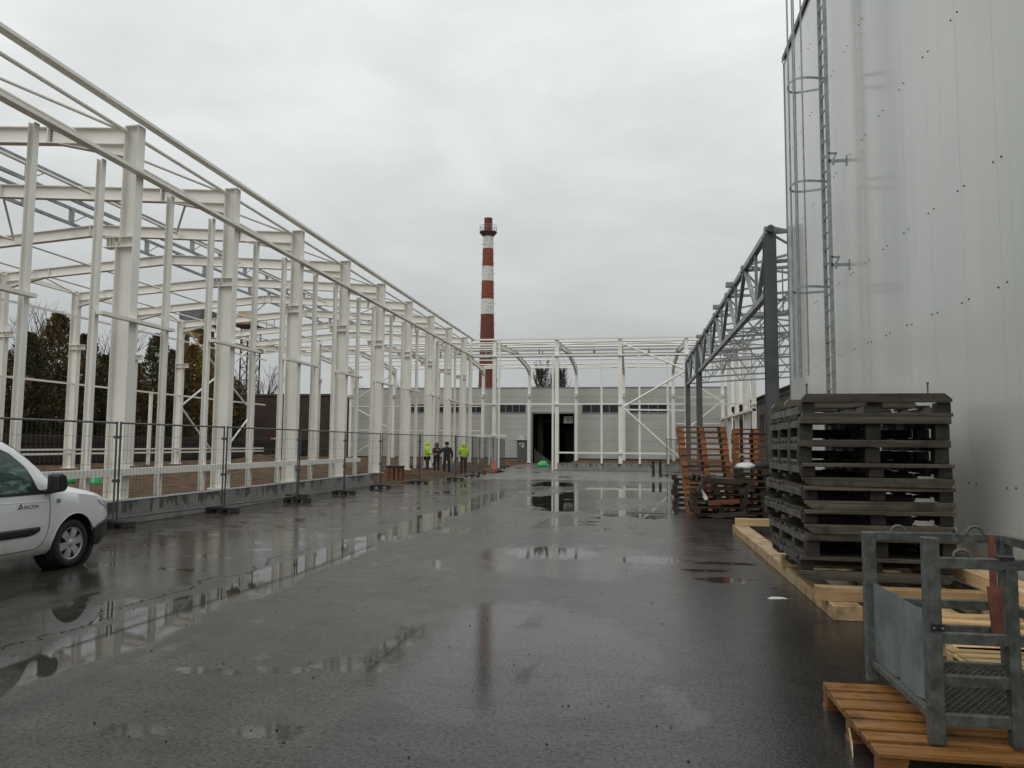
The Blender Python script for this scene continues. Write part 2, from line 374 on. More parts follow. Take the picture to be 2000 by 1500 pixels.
def grey_panel():
    m, nt, bs = nodes('grey_cladding')
    p = pos(nt); sep = nt.nodes.new('ShaderNodeSeparateXYZ'); nt.links.new(p, sep.inputs[0])
    fr = math_(nt, 'FRACT', math_(nt, 'DIVIDE', sep.outputs[2], 1.0))
    seam = maprange(nt, fr, .03, .05, 1, 0)
    rib = math_(nt, 'FRACT', math_(nt, 'MULTIPLY', sep.outputs[2], 8.))
    n1 = noise(nt, p, .35, 4)
    c = mixc(nt, maprange(nt, n1, .3, .7), (.44, .45, .42), (.50, .51, .48))
    c = mixc(nt, math_(nt, 'MULTIPLY', seam, .5), c, (.12, .12, .115))
    c = mixc(nt, maprange(nt, rib, .0, .15, .12, 0), c, (.12, .12, .115))
    nt.links.new(c, bs.inputs['Base Color']); bs.inputs['Roughness'].default_value = .5
    return m
M['grey_panel'] = grey_panel()

def chimney_mat():
    m, nt, bs = nodes('banded_chimney_brick')
    oc = objc(nt); sep = nt.nodes.new('ShaderNodeSeparateXYZ'); nt.links.new(oc, sep.inputs[0])
    n0 = noise(nt, oc, 1.1, 3); Z = math_(nt, 'ADD', sep.outputs[2], math_(nt, 'MULTIPLY', math_(nt, 'SUBTRACT', n0, .5), .25))
    ang = math_(nt, 'ARCTAN2', sep.outputs[1], sep.outputs[0])
    cmb = nt.nodes.new('ShaderNodeCombineXYZ'); nt.links.new(math_(nt, 'MULTIPLY', ang, 1.2), cmb.inputs[0]); nt.links.new(sep.outputs[2], cmb.inputs[1])
    br = nt.nodes.new('ShaderNodeTexBrick'); nt.links.new(cmb.outputs[0], br.inputs['Vector'])
    br.inputs['Scale'].default_value = 1; br.inputs['Brick Width'].default_value = .5; br.inputs['Row Height'].default_value = .22; br.inputs['Mortar Size'].default_value = .02
    for k, v in (('Color1', (.30, .075, .035, 1)), ('Color2', (.20, .05, .028, 1)), ('Mortar', (.10, .045, .03, 1))): br.inputs[k].default_value = v
    low = mixc(nt, .55, br.outputs['Color'], (.075, .028, .02))
    mask = None
    def band(a, b):
        return math_(nt, 'MULTIPLY', maprange(nt, Z, a - .03, a + .03), maprange(nt, Z, b - .03, b + .03, 1, 0))
    for a, b in ((32.4, 34.6), (27.2, 29.5), (21.9, 24.3)):
        k = band(a, b); mask = k if mask is None else math_(nt, 'MAXIMUM', mask, k)
    wear = noise(nt, vmul(nt, oc, (1, 1, 1.6)), 1.7, 6, .75)
    white = mixc(nt, maprange(nt, wear, .36, .47), (.22, .19, .17), (.64, .625, .60))
    upper = mixc(nt, maprange(nt, Z, 21.85, 21.95), low, br.outputs['Color'])
    nt.links.new(mixc(nt, mask, upper, white), bs.inputs['Base Color']); bs.inputs['Roughness'].default_value = .85
    return m
M['chimney'] = chimney_mat()

def car_paint():
    m, nt, bs = nodes('white_car_paint')
    p = objc(nt); sep = nt.nodes.new('ShaderNodeSeparateXYZ'); nt.links.new(p, sep.inputs[0])
    n1 = noise(nt, p, 3, 5, .7)
    g = math_(nt, 'MULTIPLY', maprange(nt, sep.outputs[2], .75, .25), maprange(nt, n1, .3, .75))
    nt.links.new(mixc(nt, math_(nt, 'MULTIPLY', g, .55), (.78, .80, .81), (.42, .38, .29)), bs.inputs['Base Color'])
    bs.inputs['Roughness'].default_value = .28; bs.inputs['Coat Weight'].default_value = .6; bs.inputs['Coat Roughness'].default_value = .06
    return m
M['car_paint'] = car_paint()
m, nt, bs = nodes('tinted_car_glass'); bs.inputs['Base Color'].default_value = (.012, .05, .035, 1); bs.inputs['Roughness'].default_value = .03
nt.links.new(mixc(nt, maprange(nt, noise(nt, vmul(nt, objc(nt), (2, 2, 9)), 1.6, 5, .7), .5, .68), (.014, .045, .033), (.13, .25, .19)), bs.inputs['Base Color']); M['car_glass'] = m  # tinted base; paler green streaks painted in as reflections
m, nt, bs = nodes('headlight_glass'); bs.inputs['Base Color'].default_value = (.85, .87, .87, 1); bs.inputs['Roughness'].default_value = .12; bs.inputs['Metallic'].default_value = .8; M['headlight'] = m
M['alloy'] = simple('silver_wheel_cover', (.52, .53, .53), .35, .4, .15, 6)

# ------------------------------------------------------------------ camera
cam = bpy.data.objects.new('camera', bpy.data.cameras.new('camera')); col.objects.link(cam); scene.camera = cam
yaw = math.atan(238 / 1475); pit = math.atan(118 / 1475); rol = R(.45)
fw = Vector((-math.sin(yaw) * math.cos(pit), math.cos(yaw) * math.cos(pit), math.sin(pit)))
r0 = Vector((math.cos(yaw), math.sin(yaw), 0)); u0 = r0.cross(fw)
rr = r0 * math.cos(rol) + u0 * math.sin(rol); uu = -r0 * math.sin(rol) + u0 * math.cos(rol)
cam.matrix_world = Matrix(((rr.x, uu.x, -fw.x, 0), (rr.y, uu.y, -fw.y, 0), (rr.z, uu.z, -fw.z, 1.67), (0, 0, 0, 1)))
cam.data.sensor_width = 36; cam.data.lens = 36 * 1475 / 2000; cam.data.clip_end = 3000; cam.data.clip_start = .05

# ------------------------------------------------------------------ light and sky
SUN_EL, SUN_AZ = 48, 205
w = bpy.data.worlds.new('World'); scene.world = w; w.use_nodes = True; nt = w.node_tree
bg = nt.nodes['Background']; out = nt.nodes['World Output']
tc = nt.nodes.new('ShaderNodeTexCoord').outputs['Generated']
sep = nt.nodes.new('ShaderNodeSeparateXYZ'); nt.links.new(tc, sep.inputs[0]); Z = sep.outputs[2]
cl = noise(nt, vmul(nt, tc, (1.3, 1.3, 3.4)), 2.1, 6, .55, .5)
cl2 = noise(nt, vmul(nt, tc, (1, 1, 2.2)), 6., 6, .55, .3)
ramp = nt.nodes.new('ShaderNodeValToRGB'); nt.links.new(maprange(nt, Z, -.02, 1, 0, 1, False), ramp.inputs[0])
e = ramp.color_ramp.elements
e[0].position = 0; e[0].color = (.47, .485, .49, 1); e[1].position = 1; e[1].color = (1.25, 1.27, 1.28, 1)
for ps, c in ((.12, (.505, .523, .52, 1)), (.20, (.592, .612, .61, 1)), (.33, (.735, .757, .75, 1)), (.48, (.90, .922, .91, 1))):
    k = e.new(ps); k.color = c
cmul = nt.nodes.new('ShaderNodeVectorMath'); cmul.operation = 'SCALE'; nt.links.new(ramp.outputs[0], cmul.inputs[0])
cf = math_(nt, 'ADD', maprange(nt, cl, .28, .72, .915, 1.085), maprange(nt, cl2, .3, .7, -.035, .035))
nt.links.new(cf, cmul.inputs[3]); nt.links.new(cmul.outputs[0], bg.inputs[0]); bg.inputs[1].default_value = 1.0
sky = nt.nodes.new('ShaderNodeTexSky'); sky.sky_type = 'NISHITA'; sky.sun_disc = False; sky.sun_elevation = R(SUN_EL); sky.sun_rotation = R(SUN_AZ)
sky.dust_density = 4
bg2 = nt.nodes.new('ShaderNodeBackground'); nt.links.new(sky.outputs[0], bg2.inputs[0]); bg2.inputs[1].default_value = .07
mx = nt.nodes.new('ShaderNodeMixShader'); mx.inputs[0].default_value = .08
nt.links.new(bg.outputs[0], mx.inputs[1]); nt.links.new(bg2.outputs[0], mx.inputs[2]); nt.links.new(mx.outputs[0], out.inputs[0])
sl = bpy.data.lights.new('sun', 'SUN'); sl.energy = .6; sl.angle = R(35); sl.color = (1, .97, .93)
sun = bpy.data.objects.new('sun', sl); col.objects.link(sun)
az = R(SUN_AZ); sd = Vector((math.sin(az) * math.cos(R(SUN_EL)), math.cos(az) * math.cos(R(SUN_EL)), math.sin(R(SUN_EL))))
sun.rotation_euler = sd.to_track_quat('Z', 'Y').to_euler()
scene.view_settings.view_transform = 'Standard'; scene.view_settings.look = 'None'; scene.view_settings.gamma = 1; scene.view_settings.exposure = 0

# ------------------------------------------------------------------ ground
g = MB(); g.add([(-900, -300, 0), (900, -300, 0), (900, 1500, 0), (-900, 1500, 0)], [(0, 1, 2, 3)])
tag(g.build('asphalt_yard', M['asphalt']), None, None, None, 'structure')
def hn(x, y):
    return (math.sin(x * 1.3 + 2 * math.sin(y * .7)) + math.sin(y * 1.7 + 1.5 * math.sin(x * .9)) + .6 * math.sin(x * 3.1 + y * 2.3) + .4 * math.sin(5.3 * x - 4.1 * y)) / 3
def soil_h(x, y):
    e = 1 if y < 28.6 else max(0, min(1, (-9.0 - .5 * hn(y * .7, 3) - x) / 2.6))
    h = -.06 + .44 * e + .07 * hn(x, y) * e
    for mx_, my_, r_, a_ in ((-11.6, 34.2, 2.2, .25), (-9.6, 44.5, 2.2, .45), (-21, 41, 3, .55), (-17, 27, 2.4, .25), (-10.2, 33.2, 1.3, .18), (-9.7, 38.0, 1.6, .12)):
        d2 = ((x - mx_) ** 2 + (y - my_) ** 2) / r_ ** 2
        h += a_ * math.exp(-d2 * 1.6) * (1 + .25 * hn(x * 3, y * 3))
    if y < 28.6 and x > -10.2: h = min(h, .40)
    return h
g = MB(); nx, ny = 150, 170
xs = [-62 + (62 - 10.2) * i / 90 for i in range(91)] + [-10.2 + 2.3 * i / 20 for i in range(1, 21)]
ys = [2 + 66.2 * i / 190 for i in range(191)]
vs = [(x, y, soil_h(x, y) if not (y < 28.6 and x > -10.19) else -.06) for y in ys for x in xs]
k = len(xs)
g.add(vs, [(j * k + i, j * k + i + 1, (j + 1) * k + i + 1, (j + 1) * k + i) for j in range(len(ys) - 1) for i in range(k - 1)], True)
tag(g.build('bare_soil', M['soil']), None, None, None, 'structure')
g = MB(); g.add([(-4.8, 50.3, .33), (7.8, 50.3, .33), (7.8, 68, .36), (-4.8, 68, .36)], [(0, 1, 2, 3)])
tag(g.build('bare_soil', M['soil']), None, None, None, 'structure')

# concrete plinths
def plinth(x0, x1, y0, y1, label):
    b = MB(); b.box(x0, x1, y0, y1, 0, .47)
    o = b.build('concrete_plinth', M['concrete'], None, .012); tag(o, label, 'plinth')
    l = MB(); l.box(x0 - .012, x1 + .012, y0 - .012, y1 + .012, .4705, .482); l.build('edge_strip', M['galv'], o)
plinth(-10.42, -10.1, 4, 28.7, 'low concrete plinth with dark wet streaks behind the mesh fence')
plinth(-4.95, 7.9, 49.62, 49.9, 'low concrete plinth with dark streaks right of the open doorway, below the far columns')

# ------------------------------------------------------------------ steel frames
S = [14.83 + 4.17 * (k - 1) for k in range(0, 10)]          # frame lines of the left wing
EAVE = 8.66; XN, XF = -10.8, -26.1; XM = (XN + XF) / 2; RISE = .52
left = thing('steel_frame_hall', 'long white steel hall frame without walls, on the left behind the mesh fence', 'building frame', (XM, 30, 0))
st = M['steel']
def column(root, x, y, into, zb=.44, zt=EAVE, zc=6.05, w=.25, d0=.43, d1=.34, axis='x'):
    """I-section column, outer flange face at (x, y), stepped back above the crane corbel; 'into' points indoors"""
    c = MB(); u = Vector((into, 0, 0)) if axis == 'x' else Vector((0, into, 0))
    p = Vector((x, y, 0)); a = p + u * d0 / 2; b = p + u * d1 / 2
    c.ibeam(a + Vector((0, 0, zb)), a + Vector((0, 0, zc)), w, d0, u)
    c.ibeam(b + Vector((0, 0, zc)), b + Vector((0, 0, zt)), w, d1, u)
    side = Vector((0, 1, 0)) if axis == 'x' else Vector((1, 0, 0))
    pl = p + u * (d0 / 2); c.bar(pl + Vector((0, 0, zb - .04)), pl + Vector((0, 0, zb)), w + .12, d0 + .12, u)
    c.bar(b + Vector((0, 0, zt)), b + Vector((0, 0, zt + .02)), w, d1, u)
    o = c.build('column', st, root)
    k = MB(); q = p + u * (d0 - .05)
    k.bar(q + Vector((0, 0, zc + .11)), q + u * .36 + Vector((0, 0, zc + .11)), .22, .02)
    k.bar(q + Vector((0, 0, zc - .11)), q + u * .36 + Vector((0, 0, zc - .11)), .22, .02)
    k.bar(q + Vector((0, 0, zc)), q + u * .36 + Vector((0, 0, zc)), .016, .20)
    for t in (.12, .2, .28): k.bar(q + u * t + Vector((0, 0, zc)), q + u * (t + .012) + Vector((0, 0, zc)), .2, .2)
    k.bar(p + u * .02 + Vector((0, 0, zc + .11)), q + Vector((0, 0, zc + .11)), .24, .02)
    k.bar(p + u * .02 + Vector((0, 0, zc - .11)), q + Vector((0, 0, zc - .11)), .24, .02)
    k.build('corbel', st, o)
    return o
def rafter(root, y, x0, x1, axis='x'):
    """duo-pitch rafter with haunches between two column inner faces"""
    r = MB(); P = (lambda t, z: Vector((t, y, z))) if axis == 'x' else (lambda t, z: Vector((y, t, z)))
    xm = (x0 + x1) / 2; d = .38
    for a in (x0, x1):
        sg = 1 if xm > a else -1
        r.ibeam(P(a + sg * .34, EAVE - d / 2 - .02), P(xm, EAVE - d / 2 - .02 + RISE), .2, d, (0, 0, 1))
        sl = RISE / abs(xm - a); L = 1.7; zt = EAVE - d - .02
        pts = [(a + sg * .34, zt - .27), (a + sg * .34, zt + .01), (a + sg * (.34 + L), zt + .01 + sl * L)]
        r.add([P(t, z) + (Vector((0, .007 * q, 0)) if axis == 'x' else Vector((.007 * q, 0, 0))) for q in (-1, 1) for t, z in pts],
              [(0, 1, 2), (5, 4, 3), (0, 3, 4, 1), (1, 4, 5, 2), (2, 5, 3, 0)])
        r.bar(P(*pts[0]), P(*pts[2]), .2, .016)
        r.bar(P(a + sg * .348, zt - .27), P(a + sg * .348, EAVE), .2, .016, (1, 0, 0) if axis == 'x' else (0, 1, 0))
        for fx in (.27, .98):   # bolted splice plates
            t = a + sg * (.34 + fx * abs(xm - a) * .95); z = EAVE - d / 2 - .02 + sl * abs(t - a)
            r.bar(P(t - .012, z), P(t + .012, z), .2, d + .02)
    nfr = len(r.f)
    for a in (x0, x1):
        sg = 1 if xm > a else -1; sl = RISE / abs(xm - a); t = a + sg * (.34 + .27 * abs(xm - a) * .95); z = EAVE - .21 + sl * abs(t - a)
        for k in range(6):
            q = P(t - sg * .045, z - .16 + .064 * k); r.bar(q + (Vector((0, -.03, 0)) if axis == 'x' else Vector((-.03, 0, 0))), q + (Vector((0, -.005, 0)) if axis == 'x' else Vector((-.005, 0, 0))), .03, .03)
    o = r.build('rafter', st, root); o.data.materials.append(M['rust'])
    for i_, pl_ in enumerate(o.data.polygons): pl_.material_index = 1 if i_ >= nfr else 0
def roofz(x, x0=XN, x1=XF):
    xm = (x0 + x1) / 2; return EAVE + RISE * (1 - abs(x - xm) / abs(x0 - xm))
for y in S:
    column(left, XN, y, -1); column(left, XF, y, 1); rafter(left, y, XN, XF)
ends = [S[0] - 2.5] + S + [50.0]
# eave beams, lower beams, sill beams, girts
def beam(root, name, p, q, w, h):
    b = MB(); b.bar(p, q, w, h); b.build(name, st, root)
def chan(root, name, p, q, w, h):
    p = Vector(p); q = Vector(q); d = (q - p).normalized(); s_ = Vector((0, 0, 1)).cross(d)
    b = MB(); b.bar(p + Vector((0, 0, h / 2 - .008)), q + Vector((0, 0, h / 2 - .008)), w, .016); b.bar(p - Vector((0, 0, h / 2 - .008)), q - Vector((0, 0, h / 2 - .008)), w, .016)
    b.bar(p + s_ * (w / 2 - .006), q + s_ * (w / 2 - .006), .012, h - .034)
    b.build(name, st, root)
beam(left, 'eave_beam', (XN + .10, ends[0], EAVE + .075), (XN + .10, 50.05, EAVE + .075), .20, .07)
beam(left, 'eave_beam', (XF - .07, ends[0], EAVE + .08), (XF - .07, 50.05, EAVE + .08), .14, .12)
beam(left, 'lintel_beam', (XN + .105, ends[0], 7.56), (XN + .105, 50.05, 7.56), .20, .075)
beam(left, 'sill_beam', (XN + .08, ends[0], 1.02), (XN + .08, 28.6, 1.02), .14, .15)
for z in (1.08, 1.27, 4.32, 7.5):
    beam(left, 'girt', (XF + .3, ends[0], z), (XF + .3, 50, z), .07, .09)
for i, y in enumerate(S):
    for fr in (.30, .73):
        yy = y + 4.17 * fr
        if yy < 50:
            b = MB(); b.ibeam((XN - .075, yy, .44), (XN - .075, yy, 7.5), .12, .13, (1, 0, 0), .012, .01); b.build('wall_post', st, left)
    y0 = max(ends[0], y - 4.17 * .28); y1 = min(y + 4.17 * .31, 50)
    beam(left, 'girt', (XN + .085, y0, 4.28), (XN + .085, y1, 4.28), .16, .07)
b = MB(); b.bar((XN - .08, 50, .3), (XN - .08, 50, 8.7), .13, .13, (1, 0, 0)); b.build('wall_post', st, left)
b = MB(); b.bar((XF + .1, 12.8, .44), (XF + .1, 12.8, 4.3), .13, .13, (1, 0, 0)); b.build('wall_post', st, left)
for yy in (34.5, 37.2):   # short door posts of the far wall
    b = MB(); b.bar((XF + .3, yy, .44), (XF + .3, yy, 4.28), .14, .14, (1, 0, 0)); b.build('wall_post', st, left)
# round roof struts and diagonals
for i in range(len(ends) - 1):
    a, c = ends[i], ends[i + 1]
    for x in (XN - .3, -12.4, -15.3, -21.6, -24.5, XF + .3):
        b = MB(); z = roofz(x) - .14
        if abs(x + 15.3) < .1 or abs(x + 21.6) < .1: z -= .1
        b.tube((x, a + .1, z), (x, c - .1, z), .045, 8); b.build('roof_strut', st, left)
    for xa, xb in ((-12.4, XN - .3), (-24.5, XF + .3)):
        b = MB(); b.tube((xa, a + .12, roofz(xa) - .16), (xb, c - .12, roofz(xb) - .16), .036, 8); b.build('roof_brace', st, left)
for xa, xb, i in ((-12.4, -15.3, 2), (-15.3, -18.4, 2), (-18.4, -21.6, 2), (-21.6, -24.5, 2), (-12.4, -15.3, 6), (-15.3, -18.4, 6), (-18.4, -21.6, 6), (-21.6, -24.5, 6)):
    b = MB(); b.tube((xa, S[i] + .12, roofz(xa) - .18), (xb, S[i + 1] - .12, roofz(xb) - .18), .036, 8); b.build('roof_brace', st, left)
# galvanised rooflight kerb along the ridge
for x in (XM - 1.0, XM + 1.0):
    b = MB(); zt = EAVE + RISE
    b.bar((x, S[0], zt + .08), (x, 49, zt + .08), .09, .10); b.bar((x, S[0], zt + .62), (x, 49, zt + .62), .08, .10)
    y = S[0]
    while y < 49:
        b.bar((x, y, zt + .1), (x, y, zt + .6), .13, .13, (1, 0, 0)); b.bar((x + .02, y, zt + .12), (x + .02, y + .7, zt + .58), .03, .03); y += 2.085
    b.build('rooflight_kerb', M['truss'], left)
# bracing of the far wall
def zig(root, pts, r=.055):
    for p, q in zip(pts[:-1], pts[1:]):
        b = MB(); b.tube(p, q, r, 8); b.build('wall_brace', st, root)
xb = XF + .35
zig(left, [(xb, S[7], 8.4), (xb, S[8], 6.0), (xb, S[7], 3.7), (xb, S[8], .6)])
zig(left, [(xb, S[9], 8.4), (xb, S[8] + .05, 6.0), (xb, S[9], 3.7), (xb, S[8] + .05, .6)])

# ---- back wing across the end of the yard
YF, YR = 50.0, 67.6
back = thing('steel_frame_hall', 'white steel hall frame without walls crossing the yard end before the grey building', 'building frame', (-3, 58, 0))
FX = [-26.1, -21.95, -17.75, -13.52, -9.28, -5.05, -.86, 3.42, 7.62]
for x in FX:
    if x < -25: 
        column(back, x, YR, -1, axis='y', zb=.1)
    else:
        column(back, x, YF, 1, axis='y', zb=.1 if x < -5.0 else .42); column(back, x, YR, -1, axis='y', zb=.1)
    rafter(back, x, YF, YR, 'y')
x0, x1 = -10.9, 7.75
beam(back, 'eave_beam', (x0, YF - .06, EAVE + .08), (x1, YF - .06, EAVE + .08), .12, .10)
beam(back, 'eave_beam', (-26.2, YR + .06, EAVE + .08), (x1, YR + .06, EAVE + .08), .12, .10)
beam(back, 'lintel_beam', (x0, YF - .062, 7.62), (x1, YF - .062, 7.62), .12, .11)
beam(back, 'girt', (x0, YF - .062, 4.37), (x1, YF - .062, 4.37), .11, .10)
beam(back, 'sill_beam', (-4.95, YF - .062, 1.16), (x1, YF - .062, 1.16), .11, .11)
beam(back, 'sill_beam', (-10.75, YF - .062, 2.25), (-8.4, YF - .062, 2.25), .11, .12)
for x in (-10.3, -9.55):
    b = MB(); b.bar((x, YF - .06, .3), (x, YF - .06, 2.2), .1, .1, (1, 0, 0)); b.build('wall_post', st, back)
for x in (-8.93, -5.3, -2.08, .38, 2.19):
    b = MB(); b.bar((x, YF - .04, .3 if x > -5 else .0), (x, YF - .04, 7.58 if x != -8.93 else 8.7), .12, .12, (1, 0, 0)); b.build('wall_post', st, back)
zig(back, [(-.7, YF - .12, 8.35), (3.4, YF - .12, 6.55), (-.7, YF - .12, 4.15), (3.2, YF - .12, .6)], .06)
b = MB(); b.bar((-.75, YF - .12, 4.0), (3.4, YF - .12, 3.95), .08, .1); b.build('wall_brace', st, back)
for z in (5.1, 2.9): beam(back, 'girt', (-26, YR - .3, z), (-13.6, YR - .3, z), .06, .08)
zig(back, [(-25.9, YR - .35, 5.5), (-22.0, YR - .35, 8.2)]); zig(back, [(-25.9, YR - .35, 5.1), (-22.0, YR - .35, 2.9), (-25.9, YR - .35, .5)])
for z in (5.9, 3.6, 1.6): beam(back, 'girt', (3.6, YR - .3, z), (7.5, YR - .3, z), .06, .08)
zig(back, [(3.5, YR - .35, 8.2), (7.5, YR - .35, 5.5), (3.5, YR - .35, 2.2)])
# right gable posts
for i, y in enumerate((54.0, 58.4, 62.8)):
    b = MB(); b.ibeam((7.62, y, .1), (7.62, y, 8.9), .3, .3, (1, 0, 0)); b.build('gable_post', st, back)
b = MB(); b.bar((7.62, 52.2, .1), (7.62, 52.2, 8.7), .12, .12, (1, 0, 0)); b.build('gable_post', st, back)
beam(back, 'girt', (7.55, YF, 4.0), (7.55, YR, 4.0), .3, .16)
YM = (YF + YR) / 2
def rz2(y): return EAVE + RISE * (1 - abs(y - YM) / (YM - YF))
for y in (YF + .3, 52.2, 54.5, 56.9, 60.7, 63.0, 65.2, YR - .3):
    b = MB(); z = rz2(y) - .12
    b.tube((-26.1, y, z), (7.62, y, z), .05, 8); b.build('roof_strut', st, back)
for ya, yb in ((52.2, YF + .3), (65.2, YR - .3)):
    for i in range(len(FX) - 1):
        if i % 2: ya2, yb2 = ya, yb
        else: ya2, yb2 = yb, ya
        b = MB(); b.tube((FX[i], ya2, rz2(ya2) - .14), (FX[i + 1], yb2, rz2(yb2) - .14), .034, 8); b.build('roof_brace', st, back)
for y in (YM - 1, YM + 1):
    b = MB(); zt = EAVE + RISE
    b.bar((-20, y, zt + .0), (7.6, y, zt + .0), .09, .09); b.bar((-20, y, zt - .5), (7.6, y, zt - .5), .07, .07)
    x = -19.8
    while x < 7.4:
        b.bar((x, y, zt - .48), (x, y, zt), .13, .10, (1, 0, 0)); x += 2.1
    b.build('rooflight_kerb', M['truss'], back)

# ---- dark grey canopy frame on the right
can = thing('canopy_frame', 'dark grey steel canopy frame with lattice trusses beside the white panel building', 'building frame', (3.4, 35, 0))
gs = M['grey_steel']; tr = M['truss']; CX = 3.4; CS = [19.5 + 4.2 * i for i in range(8)]
for y in (CS[0], CS[5], CS[7]):
    b = MB(); b.ibeam((CX, y, 0), (CX, y, 6.98), .29, .29, (0, 1, 0), .02, .014)
    b.box(CX - .2, CX + .2, y - .2, y + .2, .0, .025); b.build('column', gs, can)
def lattice(name, P, nodes_, zt, zb, mat, w=.11, wd=.06, rise=0.):
    """parallel-chord truss; P(t) gives a plan point at distance t"""
    b = MB(); a, c = nodes_[0], nodes_[-1]
    V = lambda t, z: Vector((*P(t), z + rise * t))
    b.bar(V(a, zt), V(c, zt), w, w); b.bar(V(a, zb), V(c, zb), w, w)
    for t0, t1 in zip(nodes_[:-1], nodes_[1:]):
        m_ = (t0 + t1) / 2
        b.bar(V(t0, zt), V(m_ - .05, zb), wd, wd); b.bar(V(m_ + .05, zb), V(t1, zt), wd, wd); b.bar(V(m_, zb), V(m_, zt), wd * .7, wd * .7, (1, 0, 0))
    b.build(name, mat, can)
lattice('truss', lambda t: (CX, t), CS, 7.1, 5.55, tr, .15, .11)
lattice('truss', lambda t: (CX + 6.6, t), CS, 7.5, 5.95, tr, .14, .09)
for i, y in enumerate(CS):
    lattice('cross_truss', lambda t, y=y: (CX + t, y), [0, 2.2, 4.4, 6.6, 8.8, 11], 7.05, 5.6 if i else 6.3, tr, .085, .05, .06)
    b = MB(); b.box(CX - .12, CX + .12, y - .1, y + .1, 7.0, 7.19); b.build('node_plate', tr, can)
for i in range(7):
    b = MB(); b.bar((CX, CS[i], 7.2), (CX + 4.4, CS[i + 1], 7.42), .06, .06); b.bar((CX + 4.4, CS[i], 7.42), (CX, CS[i + 1], 7.2), .06, .06); b.build('roof_brace', tr, can)
for k in (1.5, 3.0, 4.5): 
    b = MB(); b.bar((CX + k * 1.5, CS[0], 7.22 + .06 * k), (CX + k * 1.5, CS[7], 7.22 + .06 * k), .05, .08); b.build('purlin', tr, can)
b = MB(); b.tube((CX, CS[0] - .25, 7.1), (CX, CS[0] + .1, 7.1), .09, 12); b.build('end_tube', gs, can)
for y in (26.2, 30.4, 38.6):
    b = MB(); b.box(CX - .28, CX - .06, y - .1, y + .1, 7.06, 7.22); b.build('bracket', tr, can)

# ------------------------------------------------------------------ white panel building on the right
WX = 3.75; WE = 18.95; WT = 11.3
pb = thing('panel_building', 'tall white panel clad building with a caged ladder filling the right side', 'building', (9, 8, 0))
PW = .885
b = MB(); b.box(WX + .02, 16, -8, WE - .02, .0, WT); b.build('wall', M['panel'], pb)
b = MB(); y = WE; i = 0
while y > -7.5:
    b.box(WX - .012, WX + .0215, y - PW + .002, y - .002, .12, WT - .01); y -= PW
nf = len(b.f); y = WE - PW
while y > 0:
    for z in (1.28, 3.34, 4.66, 6.73, 8.7, 10.2):
        for dy in (.08, -.1):
            b.tube((WX - .022, y + dy, z + random.uniform(-.015, .015)), (WX - .0, y + dy, z), .0095, 6)
    y -= PW
o = b.build('wall_panel', M['panel'], pb); o.data.materials.append(M['black'])
for i_, pl_ in enumerate(o.data.polygons): pl_.material_index = 1 if i_ >= nf else 0
b = MB(); b.box(WX - .05, 16.1, -8, WE + .03, WT, WT + .05); b.box(WX - .055, WX - .04, -8, WE + .03, WT - .1, WT + .05); b.build('roof_trim', M['black'], pb)
b = MB(); b.box(WX - .03, WX + .05, WE - .03, WE + .02, .1, WT - .12); b.build('corner_trim', M['aluminium'], pb)
b = MB(); b.box(WX - .045, WX + .02, -8, WE, 0, .13); b.build('base_strip', M['concrete'], pb)
# ladder with safety cage
LX, LY = 3.43, 13.95
lad = MB()
for dy in (-.2, .2): lad.bar((LX, LY + dy, 2.2), (LX, LY + dy, 13.0), .03, .065, (1, 0, 0))
z = 2.4
while z < 12.6: lad.tube((LX, LY - .2, z), (LX, LY + .2, z), .013, 6); z += .28
ladder = lad.build('ladder', M['galv'], pb)
for z in (4.46, 6.35, 8.24, 10.1, 11.9):
    b = MB(); pts = []
    for i in range(19):
        t = math.pi * i / 18
        pts.append((LX - .62 * math.sin(t) ** .75, LY + .2 * math.cos(t) + (.14 * math.cos(t) * math.sin(t) * 2), z))
    for p, q in zip(pts[:-1], pts[1:]): b.bar(p, q, .008, .04)
    b.build('cage_hoop', M['galv'], ladder)
b = MB()
for t in (40, 65, 90, 115, 140):
    t = R(t); x = LX - .62 * math.sin(t) ** .75 + .012; yy = LY + .2 * math.cos(t) + .14 * math.cos(t) * math.sin(t) * 2
    b.bar((x, yy, 2.9), (x, yy, 12.9), .02, .035, (0, 1, 0))
b.build('cage_bars', M['galv'], ladder)
for z in (4.85, 6.72):
    b = MB(); yy = LY - .2
    b.bar((LX, yy, z), (WX - .01, yy, z), .03, .05); b.bar((LX, yy, z + .14), (LX + .15, yy, z + .14), .03, .03); b.bar((LX + .14, yy, z + .14), (LX + .07, yy, z), .02, .03)
    b.bar((WX - .018, yy, z - .09), (WX - .018, yy, z + .09), .06, .012, (1, 0, 0)); b.tube((LX + .08, yy, z - .07), (LX + .08, yy, z + .02), .02, 8)
    b.build('wall_bracket', M['galv'], ladder)

# ------------------------------------------------------------------ grey building at the end
GB = 68.5
gb = thing('grey_hall', 'long grey clad industrial building with ribbon windows and an open dark doorway', 'building', (-9, 76, 0))
gx0, gx1, gz0, gz1 = -26.4, 8.14, .46, 6.82; dx0, dx1, dz = -9.09, -5.34, 4.49
wb = MB(); T = .25
wins = [(-20.65, -17.5), (-16.9, -13.62), (-12.25, -9.75), (-4.6, -1.34), (-.36, 2.99)]
wz0, wz1 = 4.57, 5.35
edges = sorted([gx0, gx1, dx0, dx1] + [v for p in wins for v in p])
for a, c in zip(edges[:-1], edges[1:]):
    mid_ = (a + c) / 2
    if dx0 <= mid_ <= dx1: wb.box(a, c, GB, GB + T, dz, gz1)
    elif any(p <= mid_ <= q for p, q in wins): wb.box(a, c, GB, GB + T, gz0, wz0); wb.box(a, c, GB, GB + T, wz1, gz1)
    else: wb.box(a, c, GB, GB + T, gz0, gz1)
